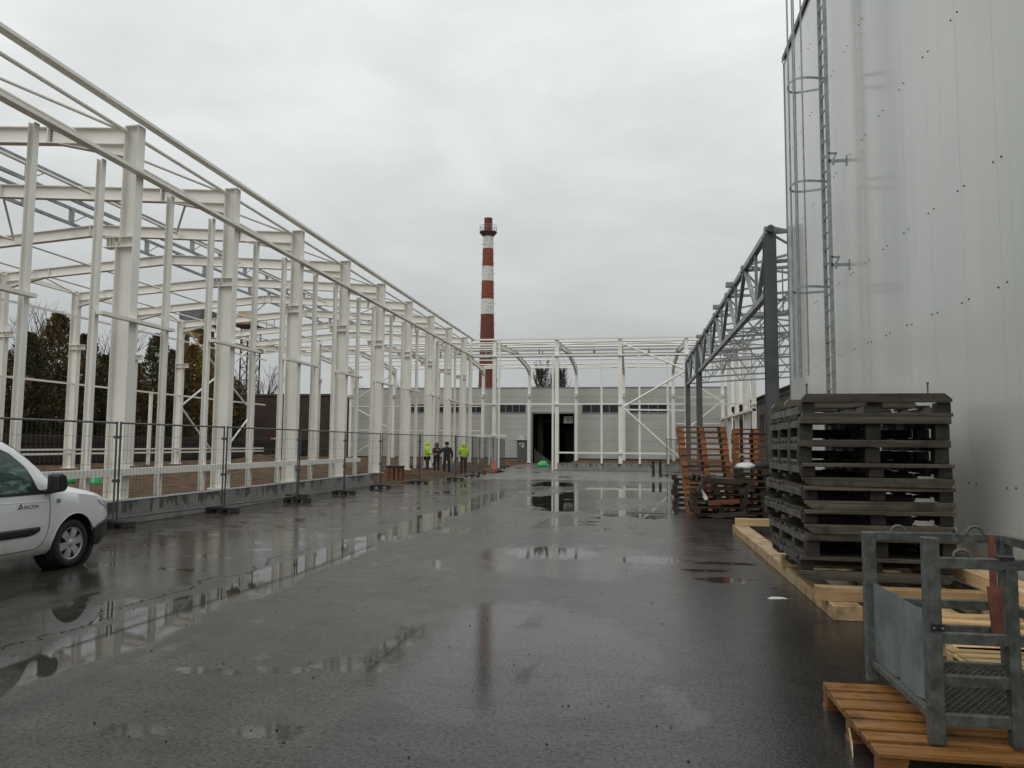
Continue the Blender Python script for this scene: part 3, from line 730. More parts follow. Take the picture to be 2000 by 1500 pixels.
wb.box(gx0, gx0 + .2, GB + T, GB + 24, 0, gz1); wb.box(gx1 - .2, gx1, GB + T, GB + 24, 0, gz1); wb.box(gx0 + .2, gx1 - .2, GB + 23.8, GB + 24, 0, gz1)
wb.build('wall', M['grey_panel'], gb)
b = MB(); b.box(gx0 - .03, gx1 + .03, GB - .04, GB + 24, gz1, gz1 + .09); b.build('roof', M['aluminium'], gb)
b = MB(); b.box(gx0, dx0, GB + .05, GB + T, 0, gz0 - .1); b.box(dx1, gx1, GB + .05, GB + T, 0, gz0 - .1); b.build('base', M['concrete'], gb)
b = MB(); b.box(gx0, dx0, GB + .1, GB + T, gz0 - .1, gz0); b.box(dx1, gx1, GB + .1, GB + T, gz0 - .1, gz0); b.build('base_joint', M['black'], gb)
for a, c in wins:
    f = MB(); n = 4; ww = (c - a) / n
    f.box(a, c, GB + .03, GB + .12, wz0, wz0 + .05); f.box(a, c, GB + .03, GB + .12, wz1 - .05, wz1)
    for i in range(n + 1): f.box(max(a, a + i * ww - .035), min(c, a + i * ww + .035), GB + .03, GB + .12, wz0 + .05, wz1 - .05)
    f.box(a - .05, c + .05, GB - .03, GB + .03, wz0 - .07, wz0 - .002)
    wo = f.build('window', M['aluminium'], gb)
    for i in range(n):
        p = MB(); p.box(a + i * ww + .037, a + (i + 1) * ww - .037, GB + .07, GB + .085, wz0 + .052, wz1 - .052); p.build('pane', M['glass_dark'], wo)
b = MB(); fr = .14
b.box(dx0 - fr, dx0, GB - .03, GB + T + .01, 0, dz + fr); b.box(dx1, dx1 + fr, GB - .03, GB + T + .01, 0, dz + fr); b.box(dx0, dx1, GB - .03, GB + T + .01, dz, dz + fr)
b.build('doorway_frame', M['aluminium'], gb)
b = MB()   # dark room behind the doorway: floor, back wall with clutter
b.box(-14, -1, GB + 9, GB + 9.2, 0, 6.5); b.box(-14.2, -14, GB + .3, GB + 9, 0, 6.5); b.box(-1, -.8, GB + .3, GB + 9, 0, 6.5); b.box(-14, -1, GB + .3, GB + 9, 6.3, 6.5)
b.box(-8.9, -8.4, GB + 2, GB + 2.5, 0, 6); b.box(-6.6, -5.6, GB + 5, GB + 6, 0, 3.2); b.box(-8.2, -7.2, GB + 6, GB + 7, 0, 2.2)
b.bar((-9.0, GB + 3, 3.9), (-5.4, GB + 3, 3.9), .2, .25); b.bar((-9.0, GB + 5, 4.3), (-5.4, GB + 5, 4.1), .2, .25)
b.build('interior', M['interior'], gb)
b = MB(); b.box(-6.35, -5.5, GB + .9, GB + .93, 3.65, 4.3); o = b.build('notice_sheet', M['white_plastic'], gb)
t = MB()
for i in range(3): t.box(-6.1, -5.85 + .1 * (i % 2), GB + .885, GB + .897, 4.12 - .17 * i, 4.17 - .17 * i)
t.build('notice_lines', M['black'], o)
b = MB(); b.prism([(-9.05, 0), (-8.55, 0), (-7.4, .05), (-8.7, .95), (-9.05, 1.3)], GB + .8, GB + 1.1); b.build('ramp_panel', M['old_wall'], gb)
# side door with canopy lamp
b = MB(); b.box(-10.52, -9.62, GB - .06, GB - .002, .08, 2.05); dr = b.build('door', M['door_grey'], gb)
b = MB(); b.box(-9.78, -9.70, GB - .12, GB - .06, 1.0, 1.06); b.build('handle', M['galv'], dr)
for x, z, r_ in ((-10.25, 1.75, .13), (-9.95, 1.78, .12), (-10.0, 1.52, .13), (-10.12, 1.83, .09)):
    b = MB(); b.tube((x, GB - .068, z), (x, GB - .061, z), r_, 12); b.build('notice', M['white_plastic'], dr)
b = MB(); b.box(-10.6, -9.55, GB - .35, GB - .002, 2.07, 2.13); b.box(-10.5, -9.8, GB - .3, GB - .05, 2.13, 2.4); b.box(-10.3, -9.95, GB - .2, GB - .08, 2.4, 2.5); b.build('door_canopy', M['white_plastic'], gb)

# brown brick building left of it
bb = thing('brick_building', 'dark brown brick building behind the far end of the left frame', 'building', (-40, 80, 0))
b = MB(); b.box(-52, -29.7, 72, 90, 0, 6.4); b.build('wall', M['brick_old'], bb)
b = MB(); b.box(-52.1, -29.6, 71.9, 90, 6.4, 6.6); b.build('roof', M['roof_old'], bb)
b = MB(); b.box(-36.4, -35.6, 71.93, 71.99, .9, 2.2); sg = b.build('notice_board', M['red_sign'], bb)
b = MB()
for i in range(4): b.box(-36.25 + .04 * (i % 2), -35.75 - .05 * (i % 3), 71.90, 71.925, 1.95 - .28 * i, 2.1 - .28 * i)
b.build('notice_lines', M['white_plastic'], sg)
# dark box standing in for the dark gap between the two buildings
b = MB(); b.box(-29.55, -26.6, 75, 80, 0, 5.6); b.build('dark_gap_fill', M['roof_old'], bb)

# old building behind the canopy on the right
ob = thing('old_building', 'old brown rendered building with dark eaves seen behind the grey canopy', 'building', (14, 55, 0))
b = MB(); b.box(10.3, 18, 30, 82, 0, 5.5); b.build('wall', M['old_wall'], ob)
b = MB(); b.box(10.0, 18.2, 29.8, 82.2, 5.5, 5.65); b.box(10.15, 10.3, 29.9, 82.1, 5.2, 5.5); b.build('roof', M['roof_old'], ob)
b = MB(); b.tube((9.96, 29.8, 5.6), (9.96, 82, 5.6), .08, 8); b.build('gutter', M['roof_old'], ob)
y = 33
while y < 80:
    f = MB(); f.box(10.22, 10.298, y, y + 2.2, 1.6, 1.7); f.box(10.22, 10.298, y, y + 2.2, 4.2, 4.3)
    for k in range(4): f.box(10.22, 10.298, y + k * .7, y + k * .7 + .09, 1.7, 4.2)
    wo = f.build('window', M['old_wall'], ob)
    p = MB(); p.box(10.27, 10.29, y + .09, y + 2.1, 1.7, 4.2); p.build('pane', M['glass_dark'], wo); y += 4.2

# chimney
cx_, cy_ = -22.55, 115
ch = thing('brick_chimney', 'tall red brick factory chimney with white painted bands and a railed platform', 'chimney', (cx_, cy_, 0))
b = MB(); b.lathe([(1.36, 0), (1.28, 10), (1.03, 22), (.80, 34.8), (.80, 35.0)], 28, (cx_, cy_, 0)); b.build('shaft', M['chimney'], ch)
b = MB(); b.lathe([(.66, 34.9), (.64, 37.2), (.68, 37.3), (.52, 37.35), (.5, 36.8)], 24, (cx_, cy_, 0)); b.build('top_pipe', simple('dark_red_brick', (.19, .055, .035), .85, 0, .3, 3), ch)
b = MB(); b.lathe([(.80, 34.3), (1.25, 34.85), (1.38, 34.95), (1.38, 35.1), (.5, 35.1)], 28, (cx_, cy_, 0)); b.build('platform', simple('platform_brown', (.10, .05, .04), .8), ch)
b = MB()
for z in (35.6, 36.05): b.torus((cx_, cy_, z), 1.33, .028, 'z', n=24)
for i in range(12): t = i * math.pi / 6; b.tube((cx_ + 1.33 * math.cos(t), cy_ + 1.33 * math.sin(t), 35.1), (cx_ + 1.33 * math.cos(t), cy_ + 1.33 * math.sin(t), 36.05), .025, 6)
b.build('railing', M['galv'], ch)
b = MB(); z = 6
while z < 34:
    r_ = 1.36 - .56 * z / 35
    for sg in (-1, 1): b.tube((cx_ + sg * r_, cy_, z), (cx_ + sg * (r_ + .28), cy_, z), .03, 5)
    z += 1.6
b.build('clamp_hoops', M['rust'], ch)

# ------------------------------------------------------------------ board fence far left
bf = thing('board_fence', 'brown board fence behind the left hall frame', 'fence', (-31, 40, 0))
b = MB(); y = 8
while y < 71.5:
    b.box(-31.03, -31, y, y + .185, .2, 1.95 + random.uniform(-.03, .03)); y += .2
b.build('boards', M['board'], bf)
b = MB(); b.box(-30.998, -30.94, 8, 71.5, .5, .6); b.box(-30.998, -30.94, 8, 71.5, 1.55, 1.65); b.build('rails', M['board'], bf)

# ------------------------------------------------------------------ trees
def conifer_mesh(h, r, n, seed, lean=0):
    rnd = random.Random(seed); vs = []; fs = []
    lob = [(rnd.uniform(0, 6.28), rnd.uniform(.1, .9), rnd.uniform(.75, 1.25)) for _ in range(26)]
    for _ in range(n):
        t = rnd.random() ** 1.15; z = t * h
        if t > .55 and rnd.random() < (t - .5) * 1.1: continue
        env = r * min(1, ((1 - t) * 2.4) ** .75 + .03) * (.85 + .15 * math.sin(t * 19 + seed))
        a = rnd.uniform(0, 6.28)
        for la, lt, lk in lob:
            d = abs((a - la + 3.14) % 6.28 - 3.14)
            if d < .5 and abs(t - lt) < .09: env *= lk
        q = env * (1 - rnd.random() ** 1.8 * .85)
        c = Vector((q * math.cos(a), q * math.sin(a), z))
        s_ = rnd.uniform(.09, .22)
        up = Vector((math.cos(a) * .7, math.sin(a) * .7, rnd.uniform(.4, 1.2))).normalized()
        sd_ = up.cross(Vector((rnd.uniform(-1, 1), rnd.uniform(-1, 1), rnd.uniform(-1, 1)))).normalized()
        k = len(vs)
        vs += [c - sd_ * s_ * .45, c + up * s_ * .5 - sd_ * s_ * .25, c + up * s_ * 1.3, c + sd_ * s_ * .45]
        fs.append((k, k + 1, k + 2, k + 3))
    m_ = MB(); m_.add(vs, fs); return m_
CONI = {}
def conifer(i, x, y, h, r, mat, label):
    root = thing('conifer_tree', label, 'tree', (x, y, .25), 'conifers in a row beyond the frame')
    key = (mat, i % 3)
    H0 = 9.0
    if key not in CONI:
        mb = conifer_mesh(H0, 2.1, 11000, 11 + i * 7)
        o = mb.xf(Matrix.Translation((x, y, .25))).build('crown', M[mat], root, recalc=False); CONI[key] = o.data
    else:
        o = bpy.data.objects.new('crown', CONI[key]); col.objects.link(o); o.parent = root
    o.scale = (r / 1.65, r / 1.65, h / H0)
    b = MB(); b.tube((x, y, .1), (x, y, h * .8), .13, 7, .03); b.build('trunk', M['bark'], root)
tr_spec = [(31.2, 6.6, 1.7, 'leaf_dark'), (34.3, 7.4, 1.8, 'leaf_dark'), (37.2, 6.9, 1.7, 'leaf_brown'), (39.6, 7.8, 1.7, 'leaf_dark'), (41.9, 9.4, 1.8, 'leaf_brown'), (44.3, 8.4, 1.8, 'leaf_dark'),
           (46.6, 7.3, 1.7, 'leaf_dark'), (49.0, 7.2, 1.7, 'leaf_brown'), (51.8, 9.5, 1.7, 'leaf_dark'), (54.3, 8.6, 1.8, 'leaf_brown'), (56.9, 9.4, 1.9, 'leaf_yellow'),
           (59.6, 10.6, 2.1, 'leaf_yellow'), (62.4, 7.6, 1.8, 'leaf_brown')]
tl = ['dark green conifer leftmost behind the frame, above the white van', 'dark conifer second from the left behind the white frame', 'low brownish conifer third from the left behind the frame',
      'dark conifer left of the tallest conifer, behind the frame', 'tall pointed brownish conifer, the first high crown from the left', 'dark conifer just right of the tall brownish conifer on the left',
      'low dark conifer between the tall left conifers and the big first column', 'low brownish conifer right behind the big first column', 'tall dark green conifer right of the big first column',
      'brownish conifer left of the yellow conifers', 'yellow brown conifer, left one of the yellow pair', 'tallest yellow brown conifer, under the crane beam', 'brown low conifer at the right end of the row, right of the yellow pair']
for i, (y, h, r, mt) in enumerate(tr_spec): conifer(i, -36 + random.uniform(-.5, .5), y, h, r, mt, tl[i])

def bare(seed, h, spread=.55, fast=False, depth=5):
    rnd = random.Random(seed); b = MB()
    def grow(p, d, L, r, k):
        n = 3; q = p
        for i in range(n):
            d = (d + Vector((rnd.uniform(-.12, .12), rnd.uniform(-.12, .12), rnd.uniform(-.02, .1)))).normalized()
            q2 = q + d * L / n; b.tube(q, q2, r * (1 - .22 * i), 5 if k < 2 else 3, r * (1 - .22 * (i + 1)), False); 
            if k < depth and i > 0 or (k < 2 and i >= 0):
                for _ in range(2 if k < 3 else rnd.choice((1, 2))):
                    a = rnd.uniform(0, 6.28); s_ = spread * rnd.uniform(.5, 1.1)
                    dd = (d + Vector((math.cos(a) * s_, math.sin(a) * s_, .25 if fast else .05))).normalized()
                    if k < depth: grow(q2, dd, L * rnd.uniform(.55, .72), max(.011, r * .52), k + 1)
            q = q2
    grow(Vector((0, 0, 0)), Vector((0, 0, 1)), h * .46, h * .019, 0)
    return b
BARE = [bare(s_, 10, depth=4) for s_ in (3, 8, 21)]
def bare_tree(i, x, y, h, label, wide=1.):
    root = thing('bare_tree', label, 'tree', (x, y, 0), 'bare winter trees')
    src = BARE[i % 3]
    if isinstance(src, MB):
        o = src.xf(Matrix.Translation((x, y, 0))).build('branches', M['bark'], root, recalc=False); BARE[i % 3] = o.data
    else:
        o = bpy.data.objects.new('branches', src); col.objects.link(o); o.parent = root
    zmax = max(v.co.z for v in o.data.vertices)
    o.scale = (h / zmax * wide, h / zmax * wide, h / zmax); o.rotation_euler.z = i * 1.3
for i, (x, y, h, lb) in enumerate(((-40, 36.5, 9.2, 'bare thin branched tree at the far left edge behind the frame'), (-40.5, 47.5, 12.2, 'bare tree rising left of the big first column'), (-41, 54, 12.8, 'bare tree rising between the first two big columns'),
        (-39, 69.5, 9.8, 'bare spreading tree right of the rusty crane mast'), (-41, 76, 10.5, 'bare tree behind the crane mast, left of the brick building'), (-38, 66, 9.2, 'bare tree in front of the rusty crane mast'),
        (-33, 92, 10.0, 'bare tree top showing above the brown brick roof, left one'), (-30, 100, 10.5, 'bare tree top showing above the brown brick roof, right one'), (-17.5, 104, 10.2, 'small bare tree top above the grey roof right of the chimney'),
        (-15, 99, 9.6, 'second small bare tree top above the grey roof, left of the poplars'))):
    bare_tree(i, x, y, h, lb)
def poplar(seed, h):
    rnd = random.Random(seed); b = MB(); b.tube((0, 0, 0), (0, 0, h * .9), .2, 6, .03)
    for i in range(150):
        z = h * rnd.uniform(.12, .8); a = rnd.uniform(0, 6.28); L = h * rnd.uniform(.16, .34) * (1.1 - z / h)
        p = Vector((0, 0, z)); d = Vector((math.cos(a) * .95, math.sin(a) * .95, .6)).normalized(); r_ = .06
        for k in range(5):
            d = (d + Vector((0, 0, .36)) + Vector((rnd.uniform(-.1, .1), rnd.uniform(-.1, .1), 0))).normalized(); q = p + d * L / 4
            b.tube(p, q, r_, 4, r_ * .75, False); r_ *= .75
            for _ in range(2):
                a2 = rnd.uniform(0, 6.28); b.tube(q, q + (d + Vector((math.cos(a2) * .4, math.sin(a2) * .4, .2))).normalized() * rnd.uniform(.4, .9), .026, 3, .012, False)
            p = q
    return b
for i, (x, y, h, lb) in enumerate(((-11.5, 95, 13.4, 'bare upright poplar behind the grey building, left and wider one'), (-9.35, 96, 13.2, 'bare upright poplar behind the grey building, right of the wider poplar'))):
    root = thing('poplar_tree', lb, 'tree', (x, y, 0), 'bare poplars'); poplar(5 + i, h).xf(Matrix.Translation((x, y, 0))).build('branches', M['bark'], root, recalc=False)

# crane
cr = thing('tower_crane', 'old crane with rusty lattice mast, yellow beam and cream cabin beyond the trees', 'crane', (-45, 83, 0))
b = MB(); mx0, my0 = -45, 83.2
for dx in (-.8, .8):
    for dy in (-.8, .8): b.bar((mx0 + dx, my0 + dy, 0), (mx0 + dx, my0 + dy, 15.2), .13, .13, (1, 0, 0))
z = 0; k = 0
while z < 15:
    for dx, dy, ex, ey in ((-.8, -.8, .8, -.8), (.8, -.8, .8, .8), (.8, .8, -.8, .8), (-.8, .8, -.8, -.8)):
        a_, c_ = ((dx, dy), (ex, ey)) if k % 2 else ((ex, ey), (dx, dy))
        b.bar((mx0 + a_[0], my0 + a_[1], z), (mx0 + c_[0], my0 + c_[1], z + 1.5), .07, .07); b.bar((mx0 + dx, my0 + dy, z), (mx0 + ex, my0 + ey, z), .06, .06)
    z += 1.5; k += 1
b.build('mast', M['rust'], cr)
b = MB(); b.box(-46.2, -43.6, 80.5, 86.5, 15.2, 15.4); b.build('platform', M['rust'], cr)
b = MB()
for yy in (80.6, 82.5, 84.5, 86.4):
    for xx in (-46.1, -43.7): b.bar((xx, yy, 15.5), (xx, yy, 16.7), .06, .06, (1, 0, 0))
for xx in (-46.1, -43.7):
    for zz in (16.1, 16.7): b.bar((xx, 80.5, zz), (xx, 86.5, zz), .05, .05)
b.build('railing', M['galv'], cr)
b = MB(); b.box(-45.8, -44.2, 81.4, 83.2, 15.4, 17.0); cb = b.build('cabin', M['cream'], cr)
b = MB(); b.box(-44.198, -44.17, 81.6, 83.0, 16.1, 16.8); b.build('cabin_window', M['glass_dark'], cb)
b = MB(); b.box(-45.3, -44.7, 69.5, 86, 12.5, 12.95); b.build('beam', M['yellow'], cr)
b = MB(); b.box(-46.2, -43.8, 70.6, 76.2, 13.9, 15.4)
for i in range(18): b.box(-43.8, -43.74, 70.7 + i * .31, 70.85 + i * .31, 13.95, 15.35)
b.build('machine_house', M['grey_box'], cr)
b = MB(); b.box(-45.3, -44.7, 70.2, 74.8, 12.95, 13.9); b.build('house_support', M['rust'], cr)
b = MB()
for dy in (70.2, 74.8): b.bar((-45, dy, 0), (-45, dy, 12.4), .4, .4, (1, 0, 0))
b.build('support_leg', M['rust'], cr)

# ------------------------------------------------------------------ mobile mesh fence
FP = [(-10.25, 6.5), (-10.2, 9.98), (-9.98, 13.45), (-9.70, 16.9), (-9.42, 20.35), (-9.40, 23.8), (-9.34, 27.25), (-8.85, 30.7), (-8.1, 34.05), (-8.05, 37.5), (-8.4, 40.95), (-8.75, 44.4), (-8.9, 47.85), (-9.05, 51.3), (-9.35, 54.75)]
def fence_panel(a, c, label, lean=0., group='mesh fence panels round the left hall'):
    ax, ay = a; bx, by = c; d = Vector((bx - ax, by - ay, 0)); L = d.length; d.normalize(); nrm = Vector((-d.y, d.x, 0))
    root = thing('mesh_fence', label, 'fence', (ax, ay, 0), group)
    P = lambda t, z: Vector((ax, ay, 0)) + d * t + Vector((0, 0, z)) + nrm * lean * z
    e0, e1 = .05, L - .05
    for t in (e0, e1):
        b = MB(); b.tube(P(t, .05), P(t, 2.06), .021, 10); b.build('post', M['fence'], root)
    b = MB(); b.tube(P(e0, 2.03), P(e1, 2.03), .019, 8); b.build('top_rail', M['fence'], root)
    b = MB(); b.tube(P(e0, .17), P(e1, .17), .019, 8); b.build('bottom_rail', M['fence'], root)
    b = MB(); n = 34
    for i in range(1, n):
        t = e0 + (e1 - e0) * i / n; b.tube(P(t, .17), P(t, 2.03), .0027, 4, caps=False)
    for i in range(1, 7):
        z = .17 + 1.86 * i / 7; b.tube(P(e0, z), P(e1, z), .0027, 4, caps=False)
    b.build('mesh', M['fence'], root)
    for t in (e1,):
        for z in (.9, 1.75):
            b = MB(); b.box(P(t, z).x - .05, P(t, z).x + .05, P(t, z).y - .02, P(t, z).y + .09, z - .03, z + .03); b.build('clamp', M['galv_dull'], root)
near_far = ['beside the white van, its left end out of view', 'behind the bonnet of the white van', 'just right of the white van', 'second to the right of the white van', 'third to the right of the white van', 'fourth to the right of the white van',
            'ending at the wooden trestle', 'in front of the yellow hooded man on the left', 'in front of the man with his back turned', 'in front of the right hand man in yellow', 'just left of the orange cone', 'behind the orange cone', 'second to last before the side door', 'last one, near the grey side door']
for i in range(len(FP) - 1):
    fence_panel(FP[i], FP[i + 1], 'grey wire mesh fence panel ' + near_far[i], random.uniform(-.012, .012))
def foot_mesh():
    b = MB(); b.box(-.38, .38, -.12, .12, .07, .13)
    for x0, x1 in ((-.38, -.24), (-.07, .07), (.24, .38)): b.box(x0, x1, -.12, .12, 0, .07)
    return b
ft0 = None
fl = ['under the fence end behind the white van', 'under the fence post beside the van wheel, mostly hidden', 'under the fence post just right of the van bumper', 'under the second fence post right of the van', 'under the third fence post right of the van', 'under the fourth fence post right of the van',
      'under the fence post left of the wooden trestle', 'under the fence post right of the wooden trestle', 'under the fence post before the man with his back turned', 'under the fence post by the right hand man in yellow', 'under the fence post left of the orange cone',
      'next to the orange cone', 'under the fence post right of the orange cone', 'under the second to last fence post near the side door', 'under the last fence post near the side door']
for i, (x, y) in enumerate(FP):
    if ft0 is None: ft0 = o = foot_mesh().build('fence_foot', M['foot'], None, .012)
    else: o = ft0.copy(); col.objects.link(o)
    o.location = (x, y, 0 if x > -9.9 or y < 28 else 0); o.rotation_euler.z = random.uniform(-.15, .15)
    tag(o, 'black block with slots ' + fl[i], 'fence foot', 'feet of the mesh fence')
b = MB()
for dx in (-.18, .18): b.box(dx - .13, dx + .13, -.1, .1, .1305, .22)
o = b.build('ballast_block', M['foot'], None, .01); o.location = (-9.46, 20.75, 0); tag(o, 'pair of dark blocks on the foot of the third fence post right of the van', 'ballast')
o.location.z = 0.0
o.location = (-9.42, 20.35, 0)
# small panel by the right bollards
fence_panel((1.75, 41.6), (2.6, 44.8), 'grey wire mesh fence panel standing by the black bollards at the right plinth', 0, 'mesh fence panels by the right plinth')
o = ft0.copy(); col.objects.link(o); o.location = (1.75, 41.6, 0); o.rotation_euler.z = 0; tag(o, 'black block with slots under the fence panel beside the black bollards', 'fence foot', 'feet of the mesh fence')
o = ft0.copy(); col.objects.link(o); o.location = (2.6, 44.8, 0); o.rotation_euler.z = 0; tag(o, 'black foot block under the far end of the fence by the black bollards', 'fence foot', 'feet of the mesh fence')
for x, lb in ((1.05, 'black square bollard, left one of the pair before the right plinth'), (1.42, 'black square bollard, right one of the pair before the right plinth')):
    b = MB(); b.box(x - .075, x + .075, 42.2, 42.35, 0, .82); b.box(x - .11, x + .11, 42.165, 42.385, 0, .03); b.box(x - .085, x + .085, 42.19, 42.36, .82, .86)
    tag(b.build('bollard', M['black'], None, .01), lb, 'bollard', 'black bollards at the right plinth')

# trestle, cone, green covers, drain
b = MB(); tx, ty = -9.95, 30.9
tb = thing('wooden_trestle', 'rust brown wooden trestle beside the end of the concrete plinth', 'trestle', (tx, ty, 0))
b.box(tx - .36, tx + .36, ty - .2, ty + .2, .66, .74); b.build('top', M['dark_wood'], tb)
for x in (-.3, -.1, .1, .28):
    b = MB(); b.box(tx + x - .055, tx + x + .055, ty - .17, ty - .12, 0, .66); b.build('leg', M['red_wood'], tb)
    b = MB(); b.box(tx + x - .055, tx + x + .055, ty + .12, ty + .17, 0, .66); b.build('leg', M['red_wood'], tb)
cn = thing('traffic_cone', 'orange red traffic cone standing by the fence feet', 'cone', (-8.55, 46.3, 0))
b = MB(); b.lathe([(.17, .03), (.14, .06), (.035, .62), (.03, .64), (0, .645)], 16, (-8.55, 46.3, 0)); b.build('cone', M['cone'], cn)
b = MB(); b.box(-8.75, -8.35, 46.1, 46.5, 0, .035); b.build('base', M['cone'], cn)
BAGA, BAGB = (-17.2, 20.9), (-16.0, 20.65)
def lump(x, y, z, rx, ry, rz, mat, seed):
    random.seed(seed); b = MB(); b.blob((0, 0, 0), rx, ry, rz, 18, 10, .13); 
    b.v = [(v[0] + x, v[1] + y, max(v[2], -rz * .3) + z + rz * .3) for v in b.v]; return b
o = lump(-6.75, 56.6, 0, .42, .4, .34, 'green', 3).build('plastic_sack', M['green']); tag(o, 'bright green plastic sack lying on the ground before the open doorway', 'sack')
o = lump(BAGA[0], BAGA[1], .36, .26, .2, .24, 'green', 5).build('plastic_sack', M['green']); tag(o, 'bright green sack inside the hall just right of the van mirror', 'sack')
o = lump(BAGB[0], BAGB[1], .36, .17, .17, .2, 'green', 6).build('plastic_sack', M['green']); tag(o, 'small green sack inside the hall left of the big first column', 'sack')
dr = thing('drain_grate', 'metal drain grate set in the wet asphalt', 'drain', (.3, 19.4, 0))
b = MB(); b.box(-.12, .72, 19.18, 19.22, .0, .012); b.box(-.12, .72, 19.62, 19.66, .0, .012); b.box(-.16, -.12, 19.18, 19.66, 0, .012); b.box(.72, .76, 19.18, 19.66, 0, .012); b.build('frame', M['galv_dull'], dr)
b = MB()
for i in range(11): b.box(-.1 + i * .076, -.062 + i * .076, 19.22, 19.62, .001, .011)
b.build('bars', M['black'], dr)
b = MB(); b.box(-.12, .72, 19.22, 19.62, .0005, .004); b.build('pit', M['galv_dull'], dr)
# grit and leaf scraps on the asphalt
random.seed(12); b = MB()
for i in range(420):
    y = 4 + 22 * random.random() ** 1.4; x = random.uniform(-.62, .24) * y - .16 * y
    if x > 1.7 or x < -6.6: continue
    s_ = random.choice((.003, .004, .005, .006, .009, .012)); a = random.uniform(0, 6.28)
    b.add([(x + s_ * math.cos(a + t) * random.uniform(.6, 1.2), y + s_ * math.sin(a + t), .003) for t in (0, 1.6, 3.1, 4.7)] + [(x, y, .003 + s_ * .6)], [(0, 1, 4), (1, 2, 4), (2, 3, 4), (3, 0, 4)])
tag(b.build('grit', simple('dark_grit', (.03, .025, .02), .8), None), 'scattered grit and leaf scraps on the wet asphalt', 'grit', None, 'stuff')
b = MB(); b.add([(1.47, 8.76, .006), (1.66, 8.80, .01), (1.62, 8.88, .012), (1.5, 8.84, .02), (1.44, 8.80, .008)], [(0, 1, 2, 3, 4)]); o = b.build('paper_scrap', M['white_plastic'])
sm_ = o.modifiers.new('thick', 'SOLIDIFY'); sm_.thickness = .004; tag(o, 'white paper scrap on the asphalt beside the long pine beam', 'paper')

# ------------------------------------------------------------------ pallets
def euro(root_loc, mats, W=1.2, D=.8, H=.144, nb=5, label='', cat='pallet', group=None, name='pallet', along='x', seed=1):
    """pallet with deck boards, stringers, blocks and skids; deck boards run along 'along'"""
    rnd = random.Random(seed); md, mblk = mats
    root = thing(name, label, cat, root_loc, group); X, Y, Z0 = root_loc
    t = .022 * H / .144
    A, B = (W, D) if along == 'x' else (D, W)
    def bx(b, a0, a1, b0, b1, z0, z1):
        if along == 'x': b.box(X + a0, X + a1, Y + b0, Y + b1, Z0 + z0, Z0 + z1)
        else: b.box(X + b0, X + b1, Y + a0, Y + a1, Z0 + z0, Z0 + z1)
    b = MB(); pitch = B / nb
    for i in range(nb):
        w_ = pitch * (.84 if i % 2 == 0 else .66) if nb < 8 else pitch * .86
        c_ = -B / 2 + pitch * (i + .5)
        if i == 0: c_ = -B / 2 + w_ / 2
        if i == nb - 1: c_ = B / 2 - w_ / 2
        j = rnd.uniform(-.006, .006); bx(b, -A / 2 + j, A / 2 + j, c_ - w_ / 2, c_ + w_ / 2, H - t, H)
    b.build('deck', md, root, .003)
    for a in (-A / 2 + .07, 0, A / 2 - .07):
        b = MB(); bx(b, a - .068, a + .068, -B / 2 + .001, B / 2 - .001, H - 2 * t, H - t - .001); b.build('stringer', md, root)
        for c_ in (-B / 2 + .055, 0, B / 2 - .055):
            b = MB(); bx(b, a - .066, a + .066, c_ - .05, c_ + .05, t, H - 2 * t - .001); b.build('block', mblk, root, .003)
    for c_ in (-B / 2 + .051, 0, B / 2 - .051):
        b = MB(); bx(b, -A / 2, A / 2, c_ - .049, c_ + .049, 0, t - .001); b.build('skid', md, root)
    return root
# leaning red-brown stack
random.seed(4)
proto = euro((0, 0, 0), (M['red_wood'], M['red_wood_y']), seed=3)
def put(src, x, y, z, rz, label, group, first=False, tilt=(0, 0)):
    o = src if first else copy_tree(src); o.location = (x, y, z); o.rotation_euler = (tilt[0], tilt[1], rz); tag(o, label, 'pallet', group); return o
for i in range(15):
    x = 1.93 - .016 * i + random.uniform(-.014, .014); n = 14 - i
    lb = 'red brown pallet, ' + ('topmost of the tall leaning stack' if n == 0 else 'lowest of the tall leaning stack' if i == 0 else ORD[n] + ' from the top of the tall leaning stack')
    put(proto, x, 20.2 + random.uniform(-.03, .03), .1445 * i, random.uniform(-.015, .015), lb, 'red brown pallets in the leaning stack', i == 0)
for i in range(15):
    n = 14 - i; lb = 'red brown pallet, ' + ('topmost of the stack behind the white bag' if n == 0 else 'lowest of the stack behind the white bag' if i == 0 else ORD[n] + ' from the top of the stack behind the white bag')
    put(proto, 3.5 + random.uniform(-.02, .02), 23.2 + random.uniform(-.03, .03), .1455 * i, random.uniform(-.02, .02), lb, 'red brown pallets in the stack behind')
pd = euro((0, 0, 0), (M['dark_wood'], M['dark_wood']), seed=5)
for i in range(6):
    lb = 'dark pallet, ' + (ORD[5 - i] + ' from the top of' if i < 5 else 'topmost of') + ' the low stack left of the leaning stack'
    put(pd, 1.68 + random.uniform(-.03, .03), 22.0 + random.uniform(-.03, .03), .1455 * i, random.uniform(-.04, .04), lb, 'dark pallets in the low stack', i == 0)
for i in range(5):
    lb = 'dark pallet, ' + (ORD[4 - i] + ' from the top of' if i < 4 else 'topmost level pallet of') + ' the untidy heap'
    put(pd, 1.9 + random.uniform(-.05, .05), 18.0 + random.uniform(-.06, .06), .145 * i, random.uniform(-.09, .09), lb, 'dark pallets in the untidy heap')
put(pd, 1.98, 18.0, .80, .25, 'tilted dark pallet leaning on top of the untidy heap, sloping down to the right', 'dark pallets in the untidy heap', False, (.06, .14))
